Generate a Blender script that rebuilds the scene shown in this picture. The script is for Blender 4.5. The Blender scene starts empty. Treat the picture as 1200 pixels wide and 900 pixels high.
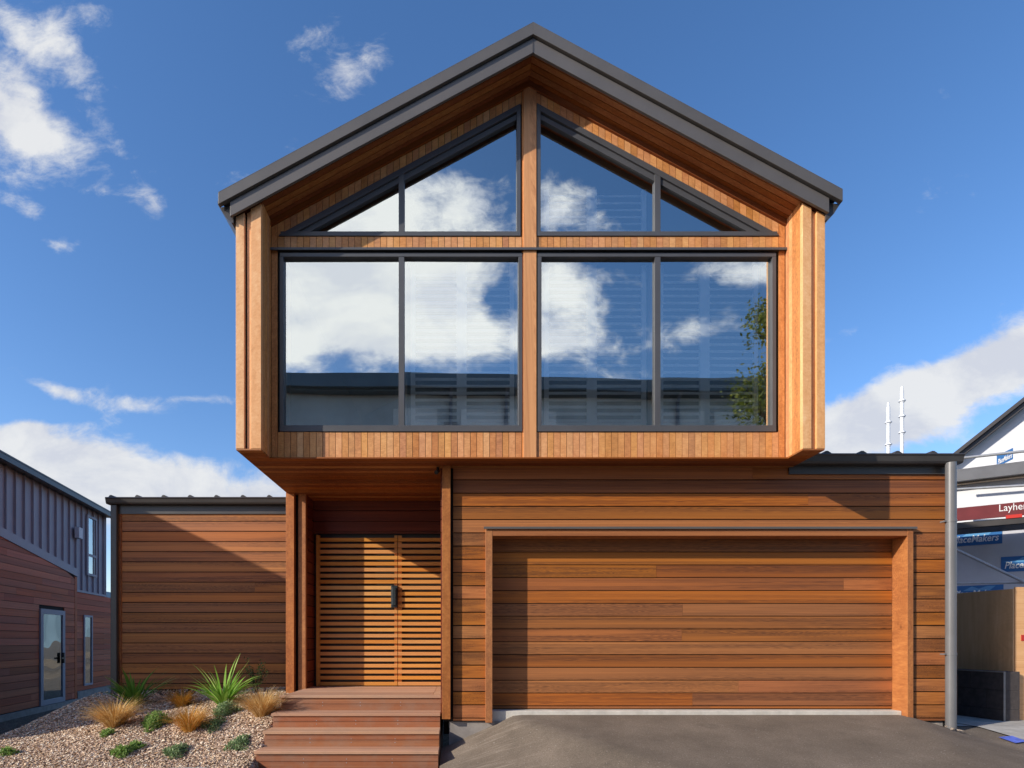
import bpy, bmesh, math, random
from mathutils import Vector, Matrix
random.seed(7)
rnd = random.random
U = random.uniform
sc = bpy.context.scene
COL = sc.collection

# ------------------------------------------------------------------ measuring helpers
F = 650.0; E = 1.6
def PX(px, D): return (px - 540.0) * D / F
def PZ(py, D): return E + (750.0 - py) * D / F

# ------------------------------------------------------------------ mesh builder
class MB:
    def __init__(s, T=None):
        s.v = []; s.f = []; s.uv = []; s.c = []; s.mi = []; s.T = T
    def face(s, pts, uvs=None, col=(.5, .5, .5), mi=0):
        n = len(s.v)
        for p in pts: s.v.append(Vector(p))
        s.f.append(tuple(range(n, n + len(pts))))
        s.uv.append(uvs or [(0, 0)] * len(pts)); s.c.append(col); s.mi.append(mi)
    def mesh_part(s, verts, faces, col=(.5, .5, .5), g='x', mi=0):
        n = len(s.v)
        o = (rnd() * 40, rnd() * 40)
        vs = [Vector(p) for p in verts]
        s.v += vs
        for f in faces:
            s.f.append(tuple(n + i for i in f))
            a, b, c = vs[f[0]], vs[f[1]], vs[f[2]]
            nn = (b - a).cross(c - b)
            ax = max(range(3), key=lambda i: abs(nn[i]))
            gi = 'xyz'.index(g)
            if ax == gi: pair = [i for i in range(3) if i != ax]
            else:
                other = [i for i in range(3) if i != ax and i != gi][0]
                pair = [gi, other]
            s.uv.append([(vs[i][pair[0]] + o[0], vs[i][pair[1]] + o[1]) for i in f])
            s.c.append(col); s.mi.append(mi)
    def box(s, x0, x1, y0, y1, z0, z1, g='x', tone=None, mi=0):
        if x0 > x1: x0, x1 = x1, x0
        if y0 > y1: y0, y1 = y1, y0
        if z0 > z1: z0, z1 = z1, z0
        V = [(x0,y0,z0),(x1,y0,z0),(x1,y1,z0),(x0,y1,z0),(x0,y0,z1),(x1,y0,z1),(x1,y1,z1),(x0,y1,z1)]
        Fs = [(0,3,2,1),(4,5,6,7),(0,1,5,4),(1,2,6,5),(2,3,7,6),(3,0,4,7)]
        t = rnd() if tone is None else tone
        s.mesh_part(V, Fs, (t, rnd(), rnd()), g, mi)
    def prism(s, poly, y0, y1, g='x', tone=None, mi=0, ax='y'):
        # poly in (x,z), extruded in y; ax='x': poly in (y,z), extruded in x ; ax='z': poly (x,y)
        n = len(poly)
        def P(p, w):
            if ax == 'y': return (p[0], w, p[1])
            if ax == 'x': return (w, p[0], p[1])
            return (p[0], p[1], w)
        V = [P(p, y0) for p in poly] + [P(p, y1) for p in poly]
        Fs = [tuple(range(n)), tuple(range(2*n-1, n-1, -1))]
        for i in range(n):
            j = (i+1) % n
            Fs.append((i, i+n, j+n, j))
        t = rnd() if tone is None else tone
        s.mesh_part(V, Fs, (t, rnd(), rnd()), g, mi)
    def tube(s, a, b, r, n=12, r2=None, mi=0, tone=.5):
        a = Vector(a); b = Vector(b); d = (b - a).normalized()
        u = d.orthogonal().normalized(); w = d.cross(u)
        r2 = r if r2 is None else r2
        V = []; 
        for k, (p, rr) in enumerate(((a, r), (b, r2))):
            for i in range(n):
                t = 2*math.pi*i/n
                V.append(p + (u*math.cos(t) + w*math.sin(t))*rr)
        Fs = [tuple(range(n-1, -1, -1)), tuple(range(n, 2*n))]
        for i in range(n):
            j = (i+1) % n
            Fs.append((i, j, j+n, i+n))
        s.mesh_part(V, Fs, (tone, rnd(), rnd()), 'z', mi)
    def strip(s, pts, ws, side, tone=.5, mi=0):
        col = (tone, rnd(), rnd()); side = Vector(side).normalized()
        n = len(s.v)
        for p, w in zip(pts, ws):
            s.v.append(Vector(p) - side*w); s.v.append(Vector(p) + side*w)
        for i in range(len(pts)-1):
            a = n + 2*i
            s.f.append((a, a+1, a+3, a+2)); t0 = i/(len(pts)-1); t1 = (i+1)/(len(pts)-1)
            s.uv.append([(t0,0),(t0,1),(t1,1),(t1,0)]); s.c.append(col); s.mi.append(mi)

WO = {}
def build(name, mb, mats, parent=None, origin=None, bevel=0, smooth=False, recalc=True, kind=None, label=None, cat=None, group=None):
    me = bpy.data.meshes.new(name)
    vs = [mb.T @ v if mb.T is not None else v for v in mb.v]
    if parent is not None: off = WO[parent]
    else: off = Vector(origin) if origin is not None else Vector((0,0,0))
    me.from_pydata([v - off for v in vs], [], mb.f)
    uvl = me.uv_layers.new(name='UVMap')
    ca = me.color_attributes.new('bd', 'FLOAT_COLOR', 'CORNER')
    uvd = []; cd = []
    for uvs, c in zip(mb.uv, mb.c):
        for u in uvs:
            uvd += [u[0], u[1]]; cd += [c[0], c[1], c[2], 1.0]
    uvl.data.foreach_set('uv', uvd); ca.data.foreach_set('color', cd)
    if not isinstance(mats, (list, tuple)): mats = [mats]
    for m in mats: me.materials.append(m)
    me.polygons.foreach_set('material_index', mb.mi)
    if smooth: me.polygons.foreach_set('use_smooth', [True]*len(mb.f))
    me.update()
    if recalc:
        bm = bmesh.new(); bm.from_mesh(me)
        bmesh.ops.recalc_face_normals(bm, faces=bm.faces); bm.to_mesh(me); bm.free()
    o = bpy.data.objects.new(name, me); COL.objects.link(o)
    if parent is not None:
        o.parent = parent; WO[o] = off
    else:
        o.location = off; WO[o] = off
    if bevel:
        m = o.modifiers.new('bevel', 'BEVEL'); m.width = bevel; m.segments = 2; m.limit_method = 'ANGLE'
    tag(o, label, cat, group, kind)
    return o
def tag(o, label=None, cat=None, group=None, kind=None):
    if label: o['label'] = label
    if cat: o['category'] = cat
    if group: o['group'] = group
    if kind: o['kind'] = kind
def thing(name, label, cat, loc, group=None):
    o = bpy.data.objects.new(name, None); COL.objects.link(o)
    o.location = loc; o.empty_display_size = .2; WO[o] = Vector(loc)
    tag(o, label, cat, group); return o

# ------------------------------------------------------------------ materials
def srgb(r, g, b):
    f = lambda c: (c/255/12.92) if c/255 <= .04045 else ((c/255+.055)/1.055)**2.4
    return (f(r), f(g), f(b), 1)
class NT:
    def __init__(s, tree): s.t = tree
    def n(s, typ, **kw):
        nd = s.t.nodes.new(typ)
        ins = kw.pop('i', {})
        for k, v in kw.items(): setattr(nd, k, v)
        for k, v in ins.items():
            if isinstance(v, bpy.types.NodeSocket): s.t.links.new(v, nd.inputs[k])
            else: nd.inputs[k].default_value = v
        return nd
    def m(s, op, a, b=None, c=None, clamp=False):
        nd = s.t.nodes.new('ShaderNodeMath'); nd.operation = op; nd.use_clamp = clamp
        for i, v in enumerate((a, b, c)):
            if v is None: continue
            if isinstance(v, bpy.types.NodeSocket): s.t.links.new(v, nd.inputs[i])
            else: nd.inputs[i].default_value = v
        return nd.outputs[0]
    def ramp(s, fac, stops, interp='LINEAR'):
        nd = s.t.nodes.new('ShaderNodeValToRGB'); s.t.links.new(fac, nd.inputs[0])
        cr = nd.color_ramp; cr.interpolation = interp
        while len(cr.elements) < len(stops): cr.elements.new(.5)
        for e, (p, c) in zip(cr.elements, stops):
            e.position = p; e.color = c if len(c) == 4 else (*c, 1)
        return nd.outputs[0]
    def mix(s, fac, a, b, mode='MIX'):
        nd = s.t.nodes.new('ShaderNodeMix'); nd.data_type = 'RGBA'; nd.blend_type = mode
        for k, v in ((0, fac), (6, a), (7, b)):
            if isinstance(v, bpy.types.NodeSocket): s.t.links.new(v, nd.inputs[k])
            else: nd.inputs[k].default_value = v
        return nd.outputs[2]
def newmat(name):
    m = bpy.data.materials.new(name); m.use_nodes = True
    t = m.node_tree; t.nodes.clear(); N = NT(t)
    out = N.n('ShaderNodeOutputMaterial'); return m, N, out
def noise(N, vec, scale, detail=4, rough=.55, dist=0):
    return N.n('ShaderNodeTexNoise', i={'Vector': vec, 'Scale': scale, 'Detail': detail, 'Roughness': rough, 'Distortion': dist}).outputs['Fac']

def wood(name, stops, rough=.55, tone_w=.6, weather=0.0, spec=.35, figure=.5, streak=.55):
    m, N, out = newmat(name)
    uv = N.n('ShaderNodeUVMap', uv_map='UVMap').outputs[0]
    at = N.n('ShaderNodeAttribute', attribute_name='bd').outputs['Color']
    sp = N.n('ShaderNodeSeparateColor', i={0: at}); tone, s1, s2 = sp.outputs[0], sp.outputs[1], sp.outputs[2]
    sx = N.n('ShaderNodeSeparateXYZ', i={0: uv})
    u = sx.outputs[0]; v = sx.outputs[1]
    zz = N.m('MULTIPLY', s1, 60)
    def vec(ku, kv): return N.n('ShaderNodeCombineXYZ', i={0: N.m('MULTIPLY', u, ku), 1: N.m('MULTIPLY', v, kv), 2: zz}).outputs[0]
    fine = noise(N, vec(3, 105), 1, 3, .7)
    mid = noise(N, vec(1.4, 26), 1, 5, .6, .6)
    broad = noise(N, vec(1.0, 5), 1, 3, .5)
    # cathedral figure: growth rings cut at a shallow angle
    warp = noise(N, vec(3.2, 6), 1, 2, .5)
    ring = N.m('ADD', N.m('MULTIPLY', v, 62), N.m('MULTIPLY', warp, N.m('ADD', 14, N.m('MULTIPLY', s2, 34))))
    rs = N.m('ABSOLUTE', N.m('SINE', N.m('MULTIPLY', ring, 1.6)))
    figmask = N.n('ShaderNodeMapRange', i={0: noise(N, vec(.6, 1), 1, 1), 1: .44, 2: .56}).outputs[0]
    fig = N.m('MULTIPLY', N.m('MULTIPLY', N.m('POWER', rs, 2.5), figmask), figure)
    fac = N.m('ADD', N.m('MULTIPLY', tone, tone_w), N.m('MULTIPLY', N.m('ADD', N.m('MULTIPLY', N.m('SUBTRACT', mid, .5), 1.5), .5), .42))
    fac = N.m('ADD', fac, N.m('MULTIPLY', N.m('SUBTRACT', fine, .5), .75))
    fac = N.m('ADD', fac, N.m('MULTIPLY', N.m('SUBTRACT', broad, .5), .55))
    fac = N.m('SUBTRACT', fac, N.m('MULTIPLY', fig, .42))
    fac = N.m('SUBTRACT', fac, tone_w*.5 - .28, clamp=True)
    col = N.ramp(fac, stops)
    stk = N.n('ShaderNodeMapRange', i={0: noise(N, vec(.9, 16), 1, 4, .65, .8), 1: .52, 2: .72, 3: 0, 4: streak}).outputs[0]
    col = N.mix(stk, col, stops[1][1] + (1,))
    # some boards redder, some yellower
    hs = N.n('ShaderNodeHueSaturation', i={'Hue': N.m('ADD', .4935, N.m('MULTIPLY', s2, .009)), 'Saturation': N.m('ADD', .93, N.m('MULTIPLY', s1, .10)), 'Value': 1.0, 'Fac': 1.0, 'Color': col})
    col = hs.outputs[0]
    kn = N.n('ShaderNodeTexVoronoi', i={'Vector': vec(1.1, 3.4), 'Scale': 1}, feature='F1').outputs['Distance']
    kf = N.n('ShaderNodeMapRange', i={0: kn, 1: .028, 2: .05, 3: .55, 4: 0}).outputs[0]
    col = N.mix(kf, col, (.03, .012, .006, 1))
    if weather:
        oc = N.n('ShaderNodeTexCoord').outputs['Object']
        wn = noise(N, oc, 3, 6, .65)
        wf = N.m('MULTIPLY', N.n('ShaderNodeMapRange', i={0: wn, 1: .45, 2: .7}).outputs[0], weather)
        col = N.mix(wf, col, (.30, .22, .17, 1))
    rr = N.m('ADD', rough - .1, N.m('MULTIPLY', mid, .22))
    bmp = N.n('ShaderNodeBump', i={'Strength': .25, 'Distance': .003, 'Height': N.m('ADD', fine, N.m('MULTIPLY', mid, .6))})
    p = N.n('ShaderNodeBsdfPrincipled', i={'Base Color': col, 'Roughness': rr, 'Specular IOR Level': spec, 'Normal': bmp.outputs[0]})
    N.t.links.new(p.outputs[0], out.inputs[0]); return m
def paint(name, c, rough=.45, metal=0, var=.12, nscale=6, spec=.5, dirt=0.0, bump=0.0, bscale=60):
    m, N, out = newmat(name)
    oc = N.n('ShaderNodeTexCoord').outputs['Object']
    n1 = noise(N, oc, nscale, 6, .6)
    c = c if len(c) == 4 else (*c, 1)
    lo = tuple(x*(1-var) for x in c[:3]) + (1,); hi = tuple(min(1, x*(1+var)) for x in c[:3]) + (1,)
    col = N.ramp(n1, [(.3, lo), (.7, hi)])
    if dirt:
        n2 = noise(N, oc, 2.3, 8, .7)
        col = N.mix(N.m('MULTIPLY', N.n('ShaderNodeMapRange', i={0: n2, 1: .5, 2: .75}).outputs[0], dirt), col, (.16, .13, .10, 1))
    kw = {'Base Color': col, 'Roughness': N.m('ADD', rough-.06, N.m('MULTIPLY', n1, .12)), 'Metallic': metal, 'Specular IOR Level': spec}
    if bump:
        nb = noise(N, oc, bscale, 4, .6)
        kw['Normal'] = N.n('ShaderNodeBump', i={'Strength': bump, 'Distance': .004, 'Height': nb}).outputs[0]
    p = N.n('ShaderNodeBsdfPrincipled', i=kw)
    N.t.links.new(p.outputs[0], out.inputs[0]); return m
def leafmat(name, stops, trans=.35, rough=.5):
    m, N, out = newmat(name)
    at = N.n('ShaderNodeAttribute', attribute_name='bd').outputs['Color']
    sp = N.n('ShaderNodeSeparateColor', i={0: at})
    oc = N.n('ShaderNodeTexCoord').outputs['Object']
    f = N.m('ADD', N.m('MULTIPLY', sp.outputs[0], .8), N.m('MULTIPLY', noise(N, oc, 30, 2), .25), clamp=True)
    col = N.ramp(f, stops)
    p = N.n('ShaderNodeBsdfPrincipled', i={'Base Color': col, 'Roughness': rough, 'Specular IOR Level': .3})
    tr = N.n('ShaderNodeBsdfTranslucent', i={'Color': col})
    mx = N.n('ShaderNodeMixShader', i={0: trans, 1: p.outputs[0], 2: tr.outputs[0]})
    N.t.links.new(mx.outputs[0], out.inputs[0]); return m

W = {}
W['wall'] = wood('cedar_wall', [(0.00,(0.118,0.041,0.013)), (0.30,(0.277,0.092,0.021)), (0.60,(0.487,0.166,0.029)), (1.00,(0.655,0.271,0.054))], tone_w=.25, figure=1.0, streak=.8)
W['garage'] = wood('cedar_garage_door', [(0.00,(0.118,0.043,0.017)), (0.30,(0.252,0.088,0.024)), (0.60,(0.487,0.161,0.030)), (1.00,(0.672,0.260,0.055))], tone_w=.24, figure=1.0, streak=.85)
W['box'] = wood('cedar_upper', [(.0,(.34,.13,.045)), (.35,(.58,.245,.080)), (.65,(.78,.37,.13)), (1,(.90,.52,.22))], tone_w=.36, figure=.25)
W['fin'] = wood('cedar_fin', [(.0,(.55,.25,.09)), (.4,(.80,.395,.16)), (.7,(.90,.51,.24)), (1,(.95,.66,.36))], tone_w=.2, figure=.3)
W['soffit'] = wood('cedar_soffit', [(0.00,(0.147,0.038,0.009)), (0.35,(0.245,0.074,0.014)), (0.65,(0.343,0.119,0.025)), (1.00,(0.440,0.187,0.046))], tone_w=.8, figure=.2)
W['slat'] = wood('cedar_slat', [(0.00,(0.440,0.154,0.028)), (0.40,(0.651,0.265,0.051)), (0.70,(0.774,0.367,0.087)), (1.00,(0.836,0.478,0.143))], tone_w=.25, figure=.2)
W['deck'] = wood('decking', [(0.00,(0.158,0.052,0.021)), (0.35,(0.297,0.101,0.038)), (0.65,(0.410,0.161,0.063)), (1.00,(0.524,0.257,0.114))], tone_w=.45, weather=.45, rough=.65)
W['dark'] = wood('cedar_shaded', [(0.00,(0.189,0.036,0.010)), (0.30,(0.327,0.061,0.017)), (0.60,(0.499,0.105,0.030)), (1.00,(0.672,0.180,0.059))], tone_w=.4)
W['tread'] = wood('decking_tread', [(0.00,(0.333,0.163,0.095)), (0.35,(0.490,0.265,0.155)), (0.65,(0.627,0.377,0.233)), (1.00,(0.745,0.510,0.336))], tone_w=.3, weather=.3, rough=.7)
W['porch'] = wood('cedar_porch_shaded', [(0.00,(0.060,0.013,0.006)), (0.30,(0.120,0.026,0.011)), (0.60,(0.198,0.046,0.017)), (1.00,(0.288,0.084,0.030))], tone_w=.3)  # cedar coloured darker to carry the shade of the porch recess
W['trim'] = wood('cedar_trim', [(0.00,(0.192,0.067,0.022)), (0.40,(0.367,0.129,0.037)), (0.70,(0.507,0.196,0.055)), (1.00,(0.629,0.287,0.087))], tone_w=.3, figure=.6)
W['ply'] = wood('plywood', [(.0,(.62,.32,.13)), (.4,(.78,.44,.19)), (.7,(.88,.54,.26)), (1,(.93,.64,.36))], tone_w=.1, figure=.6)
M = {}
M['back'] = paint('wall_backing', (.012,.008,.006), .9, var=.2)
M['frame'] = paint('aluminium_frame', (.085,.085,.092), .42, .0, .07, 3, .5)
M['roof'] = paint('roof_metal', (.110,.100,.092), .42, .0, .10, 2.5, .5, dirt=.12)
M['barge'] = paint('barge_metal', (.118,.106,.098), .40, .0, .08, 2.5, .5, dirt=.08)
M['gutter'] = paint('gutter_metal', (.060,.054,.052), .38, .0, .12, 3, .5, dirt=.15)
M['pipe'] = paint('downpipe_metal', (.17,.17,.18), .38, .1, .12, 3, .5, dirt=.15)
M['seam'] = paint('seam_metal', (.30,.285,.33), .5, 0, .08, 2.5, .4)
M['concrete'] = paint('concrete', (.42,.40,.37), .85, 0, .22, 7, .3, dirt=.35, bump=.4)
M['conc_shade'] = paint('concrete_plinth', (.30,.27,.25), .85, 0, .2, 7, .3, dirt=.35, bump=.4)
M['black'] = paint('black_metal', (.018,.018,.020), .4, .2, .15, 9)
M['handle'] = paint('handle_metal', (.045,.055,.06), .35, .4, .2, 20)
M['block'] = paint('dark_block', (.085,.070,.066), .85, 0, .25, 14, .3, bump=.5)
M['block_joint'] = paint('block_joint', (.055,.045,.042), .9)
M['wrap'] = paint('building_wrap', (.72,.73,.76), .55, 0, .05, 2, .4, bump=.25, bscale=5)
M['wrap_shade'] = paint('shaded_building_wrap', (.50,.50,.54), .6, 0, .08, 2, .3, bump=.3, bscale=5)  # same wrap, greyed to paint in the shade under the scaffold deck
M['toe'] = paint('toe_board_paint', (.15,.018,.022), .5, 0, .15, 4, dirt=.15)
M['redp'] = paint('red_paint', (.55,.03,.02), .5)
M['blue'] = paint('logo_blue', (.020,.13,.36), .5, 0, .05)
M['blue2'] = paint('logo_pale_blue', (.10,.30,.55), .5, 0, .05)
M['white'] = paint('white_print', (.78,.78,.78), .5, 0, .03)
M['galv'] = paint('galvanised_steel', (.40,.41,.43), .4, .3, .15, 12)
M['whitesteel'] = paint('pale_steel', (.78,.79,.80), .4, 0, .1, 12)
M['bluemark'] = paint('blue_marking', (.10,.16,.62), .8, 0, .35, 25)
M['shutter'] = paint('shutter_white', (.92,.94,.95), .5, 0, .03)
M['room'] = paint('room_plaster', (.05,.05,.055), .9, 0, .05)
M['liner'] = paint('jamb_liner', (.72,.52,.40), .6, 0, .05)
M['opp_wall'] = paint('opposite_wall', (.46,.48,.46), .8, 0, .15, 1.2)
M['opp_light'] = paint('opposite_panel', (.72,.71,.66), .8, 0, .12, 1.5)
M['opp_roof'] = paint('opposite_roof', (.12,.155,.175), .5, 0, .15, 1.2)
M['bark'] = paint('tree_bark', (.10,.07,.05), .9, 0, .35, 9, .2, bump=.6)
M['litter'] = paint('dry_litter', (.45,.36,.27), .9, 0, .3, 30)
M['offwhite'] = paint('fixture_white', (.55,.56,.60), .5)
L_flax = leafmat('flax_leaf', [(.0,(.04,.11,.015)), (.45,(.17,.36,.04)), (.8,(.34,.58,.09)), (1,(.66,.76,.32))])
L_dark = leafmat('dark_leaf', [(.0,(.012,.03,.010)), (.5,(.04,.09,.02)), (1,(.12,.18,.06))])
L_tus = leafmat('tussock_blade', [(.0,(.34,.16,.04)), (.4,(.68,.40,.12)), (.75,(.88,.64,.28)), (1,(.95,.82,.50))])
L_tus2 = leafmat('orange_tussock_blade', [(.0,(.20,.17,.02)), (.35,(.58,.27,.04)), (.75,(.85,.48,.12)), (1,(.92,.72,.36))])
L_gc = leafmat('mat_leaf', [(.0,(.05,.11,.02)), (.5,(.22,.36,.08)), (.8,(.40,.54,.17)), (1,(.62,.70,.34))])
L_gc2 = leafmat('grey_mat_leaf', [(.0,(.07,.12,.05)), (.5,(.25,.36,.16)), (1,(.50,.60,.36))])
L_tree = leafmat('tree_leaf', [(.0,(.05,.07,.01)), (.5,(.16,.20,.03)), (1,(.42,.40,.09))])

def mat_glass(name, refl=.55, tint=(.62,.70,.74), wav=.02, wscale=.9):
    m, N, out = newmat(name)
    oc = N.n('ShaderNodeTexCoord').outputs['Object']
    nb = noise(N, oc, wscale, 1, .4)
    bp = N.n('ShaderNodeBump', i={'Strength': 1, 'Distance': wav, 'Height': nb}).outputs[0]
    gl = N.n('ShaderNodeBsdfGlossy', i={'Color': (.95,.98,.95,1), 'Roughness': .0, 'Normal': bp})
    tr = N.n('ShaderNodeBsdfTransparent', i={'Color': (*tint, 1)})
    lw = N.n('ShaderNodeFresnel', i={'IOR': 1.5}).outputs[0]
    fac = N.m('ADD', refl, N.m('MULTIPLY', lw, 1-refl), clamp=True)
    mx = N.n('ShaderNodeMixShader', i={0: fac, 1: tr.outputs[0], 2: gl.outputs[0]})
    N.t.links.new(mx.outputs[0], out.inputs[0]); return m
M['glass'] = mat_glass('window_glass', .50, tint=(.97,.99,1.0), wav=.003)
M['glass2'] = mat_glass('neighbour_glass', .5)

def mat_asphalt():
    m, N, out = newmat('asphalt')
    oc = N.n('ShaderNodeTexCoord').outputs['Object']
    big = noise(N, oc, 1.6, 7, .62)
    fine = noise(N, oc, 85, 4, .8)
    fac = N.m('ADD', N.m('MULTIPLY', big, .35), N.m('MULTIPLY', fine, .65))
    col = N.ramp(fac, [(.32, (.095,.076,.059)), (.5, (.175,.140,.108)), (.66, (.30,.242,.190))])
    sxy = N.n('ShaderNodeSeparateXYZ', i={0: oc})
    mp = N.n('ShaderNodeMapping', i={'Vector': oc, 'Rotation': (0,0,-.75), 'Scale': (1.6, 22, 1)}).outputs[0]
    sc_ = noise(N, mp, 1.0, 7, .75)
    near = N.m('SUBTRACT', 1, N.m('MULTIPLY', N.m('ABSOLUTE', N.m('SUBTRACT', sxy.outputs[0], .35)), 1.6), clamp=True)
    sf = N.m('MULTIPLY', N.m('MULTIPLY', N.n('ShaderNodeMapRange', i={0: sc_, 1: .50, 2: .66}).outputs[0], near), .40)
    col = N.mix(sf, col, (.50,.42,.34,1))
    oil = noise(N, oc, 2.6, 3, .5)
    col = N.mix(N.m('MULTIPLY', N.n('ShaderNodeMapRange', i={0: oil, 1: .64, 2: .74}).outputs[0], .35), col, (.07,.06,.052,1))
    sp = noise(N, oc, 55, 2, .5)
    col = N.mix(N.n('ShaderNodeMapRange', i={0: sp, 1: .70, 2: .74}).outputs[0], col, (.42,.38,.33,1))
    bp = N.n('ShaderNodeBump', i={'Strength': .6, 'Distance': .006, 'Height': fine}).outputs[0]
    p = N.n('ShaderNodeBsdfPrincipled', i={'Base Color': col, 'Roughness': .9, 'Specular IOR Level': .25, 'Normal': bp})
    N.t.links.new(p.outputs[0], out.inputs[0]); return m
M['asphalt'] = mat_asphalt()
def mat_soil(name, a, b, c):
    m, N, out = newmat(name)
    oc = N.n('ShaderNodeTexCoord').outputs['Object']
    v = N.n('ShaderNodeTexVoronoi', i={'Vector': oc, 'Scale': 42}, feature='F1')
    cc = N.n('ShaderNodeSeparateColor', i={0: v.outputs['Color']}).outputs[0]
    fac = N.m('ADD', N.m('MULTIPLY', cc, .6), N.m('MULTIPLY', noise(N, oc, 5, 5), .4))
    col = N.ramp(fac, [(.2, a), (.5, b), (.85, c)])
    bp = N.n('ShaderNodeBump', i={'Strength': .8, 'Distance': .02, 'Height': N.m('SUBTRACT', cc, v.outputs['Distance'])}).outputs[0]
    p = N.n('ShaderNodeBsdfPrincipled', i={'Base Color': col, 'Roughness': .95, 'Specular IOR Level': .2, 'Normal': bp})
    N.t.links.new(p.outputs[0], out.inputs[0]); return m
M['soil'] = mat_soil('mulch_base', (.14,.08,.05), (.40,.26,.18), (.68,.52,.40))
M['ground'] = mat_soil('bare_ground', (.10,.08,.06), (.17,.14,.11), (.26,.22,.17))
def mat_chip():
    m, N, out = newmat('stone_chip')
    at = N.n('ShaderNodeAttribute', attribute_name='bd').outputs['Color']
    f = N.n('ShaderNodeSeparateColor', i={0: at}).outputs[0]
    col = N.ramp(f, [(.0,(.20,.10,.055)), (.25,(.50,.31,.18)), (.6,(.80,.60,.41)), (1,(.93,.82,.66))])
    p = N.n('ShaderNodeBsdfPrincipled', i={'Base Color': col, 'Roughness': .85, 'Specular IOR Level': .25})
    N.t.links.new(p.outputs[0], out.inputs[0]); return m
M['chip'] = mat_chip()
M['hill'] = paint('hill_haze', (.16,.24,.30), .95, 0, .15, .01, .1)

# ------------------------------------------------------------------ board helpers
def subtract(r, h):
    x0,x1,z0,z1 = r; a,b,c,d = h
    if a >= x1 or b <= x0 or c >= z1 or d <= z0: return [r]
    out = []
    if c > z0: out.append((x0,x1,z0,c))
    if d < z1: out.append((x0,x1,d,z1))
    m0, m1 = max(z0,c), min(z1,d)
    if a > x0: out.append((x0,a,m0,m1))
    if b < x1: out.append((b,x1,m0,m1))
    return out
def hboards(mb, x0, x1, z0, z1, y, pitch, gap=.009, th=.02, holes=(), joints=.45, start='top', tones=(0,1), minlen=1.1):
    z = z1
    while z > z0 + .004:
        zb = max(z0, z - pitch)
        xs = [x0]
        if joints and x1 - x0 > 2:
            x = x0
            while True:
                x += U(minlen, 4.6)
                if x > x1 - .5: break
                if rnd() < joints: xs.append(x)
        xs.append(x1)
        for a, b in zip(xs[:-1], xs[1:]):
            t = U(*tones); s1, s2 = rnd(), rnd()
            rects = [(a + .0007, b - .0007, zb + gap, z)]
            for h in holes: rects = [q for r in rects for q in subtract(r, h)]
            jit = U(-.0012, .0012)
            for r in rects:
                if r[1]-r[0] < .01 or r[3]-r[2] < .004: continue
                n0 = len(mb.c); mb.box(r[0], r[1], y + jit, y + th, r[2], r[3], 'x')
                for k in range(n0, len(mb.c)): mb.c[k] = (t, s1, s2)
        z -= pitch
def vboard(mb, xa, xb, za0, zb0, za1, zb1, y, th=.02, gap=.005, tone=None):
    a, b = xa + gap/2, xb - gap/2
    if max(za1-za0, zb1-zb0) < .01: return
    za1 = max(za1, za0+.001); zb1 = max(zb1, zb0+.001)
    mb.prism([(a, za0), (b, zb0), (b, zb1), (a, za1)], y, y+th, 'z', tone)

# ================================================================== GROUND FORM
def sm(a, b, x):
    t = min(1, max(0, (x-a)/(b-a))); return t*t*(3-2*t)
def lerp_tab(tab, x):
    if x <= tab[0][0]: return tab[0][1]
    for (a, va), (b, vb) in zip(tab[:-1], tab[1:]):
        if x <= b: return va + (vb-va)*(x-a)/(b-a)
    return tab[-1][1]
def z_drive(x, y):
    base = .735 - .12*(6.40 - min(y, 6.40)) if y > -.5 else .735 - .12*6.90
    wid = .88 + max(0, 6.2 - y)*.75
    base -= .40*min(1, max(0, 1 - (x + .25)/wid))*sm(1.5, 5.2, y)
    wr = .50 + max(0, 6.2 - y)*.5
    base -= .15*min(1, max(0, 1 - (5.62 - x)/wr))*sm(3.0, 5.8, y)
    return base
def z_bed(x, y):
    r = lerp_tab([(4.6,.18),(5.3,.24),(5.65,.29),(5.9,.37),(6.5,.70),(7.3,.88),(8.3,.915)], y)
    l = lerp_tab([(4.6,.24),(5.5,.34),(6.0,.42),(6.8,.55),(7.7,.75),(8.3,.85)], y)
    t = min(1, max(0, (-2.2 - x)/2.8))
    z = r*(1-t) + l*t
    z += .02*math.sin(3.1*x+1)*math.sin(2.3*y)
    z -= .75*sm(5.25, 6.5, -x)
    return z
def grid(fn, xs, ys, lift=0, skip=None):
    mb = MB(); idx = {}
    for j, y in enumerate(ys):
        for i, x in enumerate(xs):
            idx[i, j] = len(mb.v); mb.v.append(Vector((x, y, fn(x, y) + lift)))
    for j in range(len(ys)-1):
        for i in range(len(xs)-1):
            if skip and skip((xs[i]+xs[i+1])/2, (ys[j]+ys[j+1])/2): continue
            f = (idx[i,j], idx[i+1,j], idx[i+1,j+1], idx[i,j+1])
            mb.f.append(f); mb.uv.append([(mb.v[k].x, mb.v[k].y) for k in f]); mb.c.append((.5,.5,.5)); mb.mi.append(0)
    return mb
def fr(a, b, n): return [a + (b-a)*i/n for i in range(n+1)]
def z_ground(x, y):
    zl = 0.05; zr = z_drive(max(x, .7), y)
    t = sm(-6.2, -5.2, x)
    z = zl*(1-t) + zr*t - .05
    if -5.6 < x < .9 and y > 4.0: z = min(z, .0)
    if -.4 < x < 6.1 and -4.2 < y < 7: z = min(z, z_drive(x, y) - .12)
    d = math.hypot(x, y)
    z -= .6*sm(18, 60, d)
    return z
gx = [-900,-400,-150,-60,-30,-16,-10] + fr(-8, 12, 60) + [16,30,60,150,400,900]
gy = [-900,-400,-150,-60,-30,-16,-10] + fr(-8, 16, 60) + [22,30,60,150,400,900]
build('ground', grid(z_ground, gx, gy), M['ground'], kind='structure', smooth=True, recalc=False)
def drv_x0(y): return -.225
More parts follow.
